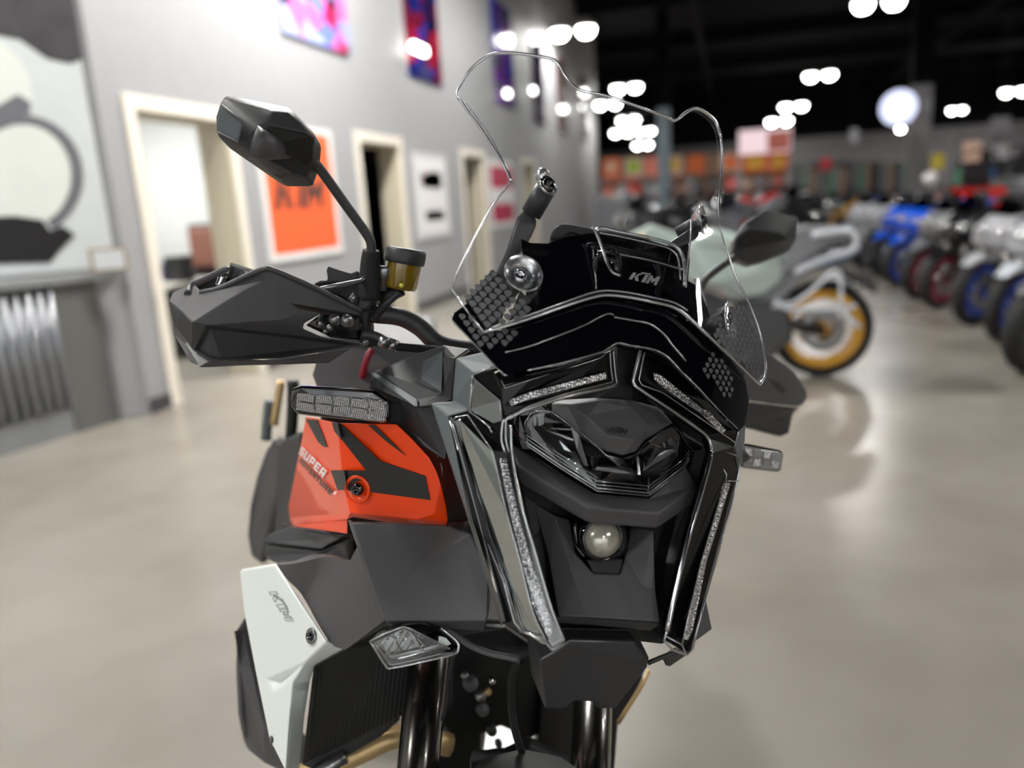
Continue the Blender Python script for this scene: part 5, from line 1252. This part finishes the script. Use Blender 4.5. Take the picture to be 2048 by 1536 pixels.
# mudguard rim and hoses between the forks
wire('fender_edge', [(880,1254,-.02),(905,1266,-.01),(940,1290,.0),(975,1305,.01),(1010,1313,.02),(1040,1320,.025)], .004, 'matte_plastic')
block('lower_cover', [(880,1250,-.05),(1010,1255,-.03),(1075,1300,.0),(1045,1322,.0),(1000,1312,-.01),(950,1296,-.02),(915,1272,-.04)], .02, 'black', .002)
wire('brake_hose', [(1040,1320,.0),(1024,1350,-.02),(1022,1400,-.03),(1030,1460,-.04),(1048,1520,-.05),(1052,1560,-.05)], .005, 'rubber')
wire('brake_hose', [(908,1310,-.06),(898,1360,-.06),(895,1400,-.06),(884,1440,-.06)], .003, 'rubber')
block('engine', [(880,1230,-.30),(1090,1250,-.30),(1140,1400,-.30),(1140,1560,-.30),(1078,1560,-.30),(1074,1470,-.30),(1042,1490,-.30),(1038,1468,-.30),(1000,1452,-.30),(962,1470,-.30),(960,1560,-.30),(860,1560,-.30)], .25, 'black', .004)
block('engine', [(1090,1300,-.28),(1290,1300,-.28),(1285,1360,-.28),(1236,1450,-.28),(1228,1560,-.28),(1070,1560,-.28)], .2, 'black', .004)
block('skid_plate', [(940,1520,-.2),(1010,1512,-.2),(1060,1490,-.2),(1140,1530,-.2),(1140,1560,-.2),(940,1560,-.2)], .04, 'matte_dark', .004)
wire('crash_bar', [(1236,1446,-.2),(1250,1425,-.2),(1284,1370,-.2),(1298,1340,-.2)], .0035, 'tan_metal', sm=False)
for (x, y, r_, m_, u) in ((930,1352,.006,'silver',-.26),(942,1368,.012,'matte_plastic',-.26),(984,1362,.006,'chrome',-.26),(976,1384,.006,'tan_metal',-.26),(962,1392,.009,'silver',-.26),(966,1420,.010,'matte_plastic',-.25),(984,1462,.008,'matte_dark',-.22),(998,1488,.006,'silver',-.22),(880,1480,.02,'silver',-.25)):
    bm = bmesh.new(); lathe(bm, [(0, .7*r_), (r_*.6, .7*r_), (r_, .2*r_), (r_, -r_*1.5), (0, -r_*1.5)], B(x, y, u), (.9, -.1, .3), 14); link('engine_fitting', bm, m_, root)
wire('exhaust_header', [(600,1552,-.28),(660,1530,-.26),(720,1505,-.25),(800,1472,-.24),(900,1490,-.24)], .018, 'tan_metal')
block('skid_rail', [(600,1530,-.2),(700,1478,-.19),(790,1430,-.18),(800,1440,-.18),(760,1475,-.19),(640,1545,-.2)], .012, 'matte_dark', .003)
wire('crash_bar', [(620,1560,-.19),(655,1532,-.19),(692,1512,-.19)], .010, 'silver', sm=False)
# leftovers of the bike seen behind the orange panel
block('leg_guard', [(560,868,-.85),(548,880,-.85),(530,900,-.86),(512,950,-.88),(500,1010,-.9),(492,1070,-.9),(500,1112,-.9),(524,1132,-.88),(540,1060,-.85),(556,1000,-.82),(575,960,-.8),(580,900,-.8)], .05, 'matte_plastic', .01)
block('leg_guard', [(560,880,-.8),(600,860,-.6),(606,1000,-.55),(575,1060,-.6),(548,1075,-.8)], .05, 'matte_dark', .01)
wire('pannier_strap', [(562,762,-.9),(556,800,-.9),(548,850,-.9)], .009, 'tan_metal')
wire('passenger_grip', [(540,800,-1.0),(535,840,-1.0),(532,880,-1.0)], .012, 'satin_gray')
wire('shock_absorber', [(586,760,-.8),(586,810,-.8),(582,880,-.8)], .012, 'black'); wire('footrest_bolt', [(584,880,-.78),(580,900,-.78),(570,905,-.78)], .012, 'silver')
surf('fuel_tank', [(640,700),(690,695),(740,700),(800,740),(790,800),(700,800),(640,790),(625,750)], lambda v, w_: -.42-.5*(w_)-.9*(v+.1)**2, .02, 'matte_plastic', .02)
wire('tank_stripe', [(716,790,-.44),(726,750,-.42),(735,715,-.41),(745,700,-.41)], .006, 'p_crimson')
surf('seat', [(640,700),(690,672),(800,690),(900,700),(900,760),(740,760),(650,740)], lambda v, w_: -.75-.3*(w_)-.5*(v)**2, .04, 'matte_dark', .03)
block('tank_body', [(640,780,-.45),(800,760,-.45),(900,760,-.4),(900,1000,-.4),(860,1240,-.4),(640,1200,-.5),(600,1040,-.55)], .55, 'black', .02, off=(-.5,.25,-.1))
block('tail', [(700,720,-.9),(880,720,-.9),(880,800,-.9),(700,800,-.9)], .5, 'matte_dark', .02, off=(-.6,.1,.05))

# --- handlebar, turned towards the viewer's right
hb = [(1040,700,-.20),(960,700,-.215),(880,688,-.23),(840,655,-.24),(800,634,-.245),(745,628,-.25),(700,622,-.245),(600,600,-.22),(480,560,-.19)]
wire('handlebar', hb, .0125, 'matte_dark', n=16)
wire('handlebar', [(1300,720,-.30),(1400,700,-.34),(1500,740,-.38),(1560,780,-.40)], .0125, 'matte_dark', n=16)
wire('throttle_cable', [(720,676,-.22),(760,686,-.215),(800,694,-.21),(880,700,-.20)], .0055, 'rubber'); wire('throttle_cable', [(722,668,-.22),(752,674,-.218),(780,690,-.21)], .007, 'matte_dark')
for (x, y) in ((768, 684), (786, 690)): latheo('cable_ferrule', [(0,-.006),(.008,-.006),(.008,.006),(0,.006)], B(x, y, -.212), (.3,.9,-.2), 'silver', root, 14)
# left grip and hand guard
hgm = shell('hand_guard', [(337,602,-.165),(345,584,-.175),(372,572,-.18),(385,562,-.185),(400,584,-.165),(440,575,-.16),(516,540,-.155),(528,536,-.155),(545,538,-.155),(722,622,-.20),(716,630,-.20),(580,606,-.15),(640,626,-.155),(606,645,-.155),(604,656,-.15),(640,672,-.165),(722,688,-.205),(412,650,-.10),(385,644,-.10),(362,622,-.125),(375,586,-.165),(560,640,-.125),(455,600,-.128),(530,560,-.148),(600,618,-.150)],
    [[0,1,2,20,19],[2,3,4,20],[20,4,22,18,19],[18,22,17],[4,5,22],[5,6,23,22],[6,7,8,23],[23,8,11],[8,9,10,11],[22,23,11,24,21],[24,12,13,21],[17,22,21],[17,21,13,14],[17,14,15,16]], .006, 'matte_plastic', .003, seg=3, ang=60)
shell('guard_edge', [(337,602,-.165),(362,622,-.125),(385,644,-.10),(412,650,-.098),(722,688,-.205),(700,694,-.19),(560,716,-.12),(440,720,-.10),(412,716,-.105),(385,700,-.13),(352,655,-.16),(345,632,-.165)],
    [[0,1,11],[1,2,10,11],[2,3,9,10],[3,4,5,6,7,8,9]], .006, 'matte_dark', .003, parent=hgm, seg=3)
shell('guard_lip', [(350,645,-.165),(372,685,-.15),(395,706,-.13),(425,718,-.105),(460,722,-.105),(560,718,-.125),(700,696,-.195),(655,725,-.18),(570,728,-.13),(400,732,-.11),(380,724,-.13),(347,668,-.17)],
    [[0,1,10,11],[1,2,9,10],[2,3,4,5,8,9],[5,6,7,8]], .006, 'matte_plastic', .003, parent=hgm, seg=3)
wire('guard_rim', [(375,588,-.162),(380,572,-.18),(400,563,-.185),(448,540,-.19),(456,540,-.19)], .004, 'matte_plastic', hgm)
wire('guard_rim', [(400,585,-.163),(440,576,-.158),(500,548,-.153),(528,538,-.153),(548,540,-.153),(640,580,-.175),(722,622,-.20)], .003, 'matte_plastic', hgm)
block('guard_pocket', [(388,570,-.20),(448,545,-.20),(480,548,-.20),(490,560,-.20),(400,590,-.20)], .02, 'black', .002)
wire('brake_lever', [(446,552,-.195),(444,560,-.195),(438,572,-.195)], .006, 'chrome')
wire('grip', [(455,552,-.215),(470,556,-.215),(500,566,-.21),(560,585,-.22)], .017, 'rubber')
wire('brake_lever', [(640,578,-.19),(680,570,-.20),(722,562,-.22),(735,550,-.225)], .0032, 'silver', sm=False)
block('switch_housing', [(652,540,-.25),(655,530,-.25),(664,534,-.25),(692,543,-.25),(700,546,-.25),(716,540,-.25),(722,552,-.25),(720,564,-.25),(690,568,-.25),(660,566,-.25),(636,572,-.25),(624,568,-.25),(640,560,-.25),(655,560,-.25)], .03, 'matte_dark', .003)
block('lever_clamp', [(655,572,-.235),(722,562,-.235),(745,580,-.235),(750,600,-.235),(740,640,-.235),(742,690,-.235),(724,690,-.235),(720,630,-.235),(690,600,-.235),(640,582,-.235)], .03, 'black', .004)
block('lever_clamp', [(726,570,-.225),(752,560,-.225),(750,600,-.225),(735,620,-.225),(712,620,-.225)], .02, 'matte_dark', .003)
wire('screw_head', [(700,592,-.228),(712,600,-.228)], .006, 'silver')
block('guard_mount', [(610,650,-.18),(640,628,-.18),(720,632,-.22),(724,680,-.22),(660,674,-.19)], .01, 'gloss_black', .002)
for (x, y, r_) in ((668,638,.007),(692,640,.008),(658,655,.004),(640,648,.003),(650,662,.003),(730,684,.004)):
    latheo('mount_bolt', [(0,r_*.8),(r_*.5,r_*.7),(r_,.0),(r_,-r_)], B(x, y, -.172 if x < 700 else -.2), (.85,-.4,.3), 'silver', root, 14)
# brake fluid reservoir
ra = (B(812,500,-.235)-B(800,580,-.235)).normalized()
rc = B(800,578,-.235)
rs = latheo('brake_reservoir', [(0,.0),(.020,.0),(.0225,.004),(.0235,.03),(.0235,.036)], rc, ra, 'fluid', root, 32)
latheo('reservoir_cap', [(.0235,.034),(.0265,.034),(.0275,.038),(.0275,.050),(.0262,.0535),(.020,.0545),(.018,.0525),(0,.0525)], rc, ra, 'matte_dark', rs, 12)
latheo('level_window', [(0,.003),(.0025,.002),(.003,0)], B(803,571,-.205), (.9,-.2,.3), 'yellow_dot', rs, 14)
tube('reservoir_bracket', [B(800,582,-.225), B(772,606,-.235), B(745,640,-.24)], .006, 'matte_dark', smooth=False)
tube('reservoir_bracket', [B(804,578,-.23), B(780,590,-.235), B(760,600,-.24)], .009, 'black', smooth=False)
latheo('mirror_adapter', [(0,.01),(.009,.01),(.0095,.006),(.0095,-.004),(.006,-.006),(.006,-.022),(0,-.022)], B(769,548,-.23), ra, 'silver', root, 18)
block('clamp_body', [(754,556,-.24),(786,560,-.24),(782,590,-.24),(770,600,-.24),(752,590,-.24)], .025, 'matte_dark', .004)
# mirrors
def mirror(stem_pts, rads, head, faces, depth, extra):
    st = tube('mirror_stem', P(stem_pts), rads, 'matte_dark', root, 16)
    return st
ms = wire('mirror_stem', [(740,600,-.232),(740,560,-.232),(741,520,-.23),(742,500,-.228)], [.0145,.0145,.0125,.0105], 'rubber', n=20)
wire('mirror_rod', [(742,506,-.228),(742,488,-.227),(733,468,-.226),(690,408,-.222),(650,352,-.218),(634,331,-.215),(618,320,-.21),(590,308,-.20),(560,298,-.19)], .0062, 'matte_dark', ms, n=16)
mh = shell('mirror_head', [(449,191,-.21),(470,192,-.21),(574,213,-.20),(586,222,-.195),(628,266,-.19),(630,278,-.19),(627,318,-.20),(614,354,-.21),(605,357,-.215),(558,357,-.215),(545,350,-.215),(438,276,-.205),(432,262,-.20),(431,232,-.20),(440,205,-.205),(576,225,-.178),(620,270,-.172),(540,250,-.165),(520,252,-.163),(505,268,-.163),(500,300,-.17),(590,345,-.20),(455,198,-.200),(545,222,-.180)],
    [[0,1,2,3,15,23,22],[3,4,16,15],[4,5,16],[15,16,17,23],[16,5,6,17],[17,6,7,21,20,19,18],[23,17,18,19,22],[22,19,20,11,12,13,14,0],[20,21,9,10,11],[21,7,8,9]], .03, 'matte_dark', .003, parent=ms, seg=3, ang=38)
block('mirror_inset', [(440,210,-.172),(448,212,-.17),(480,240,-.160),(483,248,-.158),(477,275,-.162),(474,284,-.164),(434,262,-.175),(434,236,-.175)], .006, 'satin_gray', .002, mh)
wire('inset_groove', [(443,210,-.170),(480,238,-.158),(484,248,-.156),(477,285,-.162),(436,264,-.172)], .0012, 'matte_plastic', mh, sm=False)
block('cavity_shade', [(524,258,-.150),(540,252,-.150),(606,264,-.155),(622,272,-.158),(625,318,-.170),(612,330,-.172),(540,290,-.155),(515,280,-.150)], .002, 'black', .001, mh)  # flat black sheet paints the shade inside the mirror's cavity
wire('mirror_socket', [(506,284,-.148),(514,287,-.148),(540,294,-.16),(575,303,-.178)], [.019,.018,.0145,.0085], 'matte_plastic', mh, n=20, sm=False)
wire('mirror_rib', [(525,312,-.175),(555,330,-.19),(582,346,-.2)], .002, 'matte_plastic', mh)
# far mirror
ms2 = wire('mirror_stem', [(1395,590,-.44),(1410,560,-.44),(1440,535,-.45),(1470,515,-.46),(1500,498,-.47),(1540,485,-.475)], .0065, 'matte_dark', n=14)
mh2 = shell('mirror_head', [(1530,419,-.46),(1590,432,-.47),(1597,438,-.47),(1592,480,-.47),(1580,500,-.47),(1530,520,-.46),(1500,528,-.46),(1478,520,-.46),(1466,505,-.46),(1470,478,-.455),(1490,445,-.45),(1500,455,-.44),(1560,465,-.44),(1575,475,-.44),(1545,490,-.45),(1500,498,-.45)],
    [[0,1,2,12,11,10],[2,3,13,12],[10,11,9],[9,11,12,13,14,15,8],[13,3,4,14],[15,14,4,5,6],[8,15,6,7]], .03, 'matte_dark', .003, parent=ms2, seg=3, ang=38)
block('cavity_shade', [(1500,460,-.436),(1556,468,-.436),(1574,477,-.436),(1545,488,-.444),(1500,494,-.444),(1478,500,-.446),(1486,470,-.44)], .001, 'black', .001, mh2)  # black sheet for the shade in the far mirror's hollow
# far hand guard
hg2 = shell('hand_guard', [(1526,700,-.36),(1545,710,-.38),(1590,745,-.41),(1612,778,-.42),(1615,795,-.42),(1605,810,-.41),(1590,812,-.40),(1490,800,-.36),(1488,740,-.36),(1495,700,-.36)], [[0,1,2,3,4,5,6,7,8,9]], .008, 'matte_plastic', .004, seg=3, ang=60)
shell('guard_edge', [(1480,798,-.36),(1490,802,-.36),(1590,814,-.40),(1600,812,-.41),(1585,830,-.41),(1578,866,-.41),(1562,874,-.40),(1486,854,-.37)], [[0,1,2,3,4,5,6,7]], .006, 'matte_dark', .004, parent=hg2, seg=3)

wire('handlebar', [(1040,700,-.20),(1120,690,-.22),(1220,690,-.27),(1300,720,-.30)], .0125, 'matte_dark', n=16)
wire('mirror_mount', [(1380,712,-.33),(1384,660,-.37),(1388,620,-.41),(1396,590,-.44)], .0085, 'matte_dark', n=14)
wire('indicator_stalk', [(1410,905,-.13),(1450,908,-.14),(1490,912,-.16)], .012, 'matte_dark', n=14)
wire('grip', [(1480,735,-.385),(1520,760,-.40),(1560,785,-.42)], .017, 'rubber', n=16)
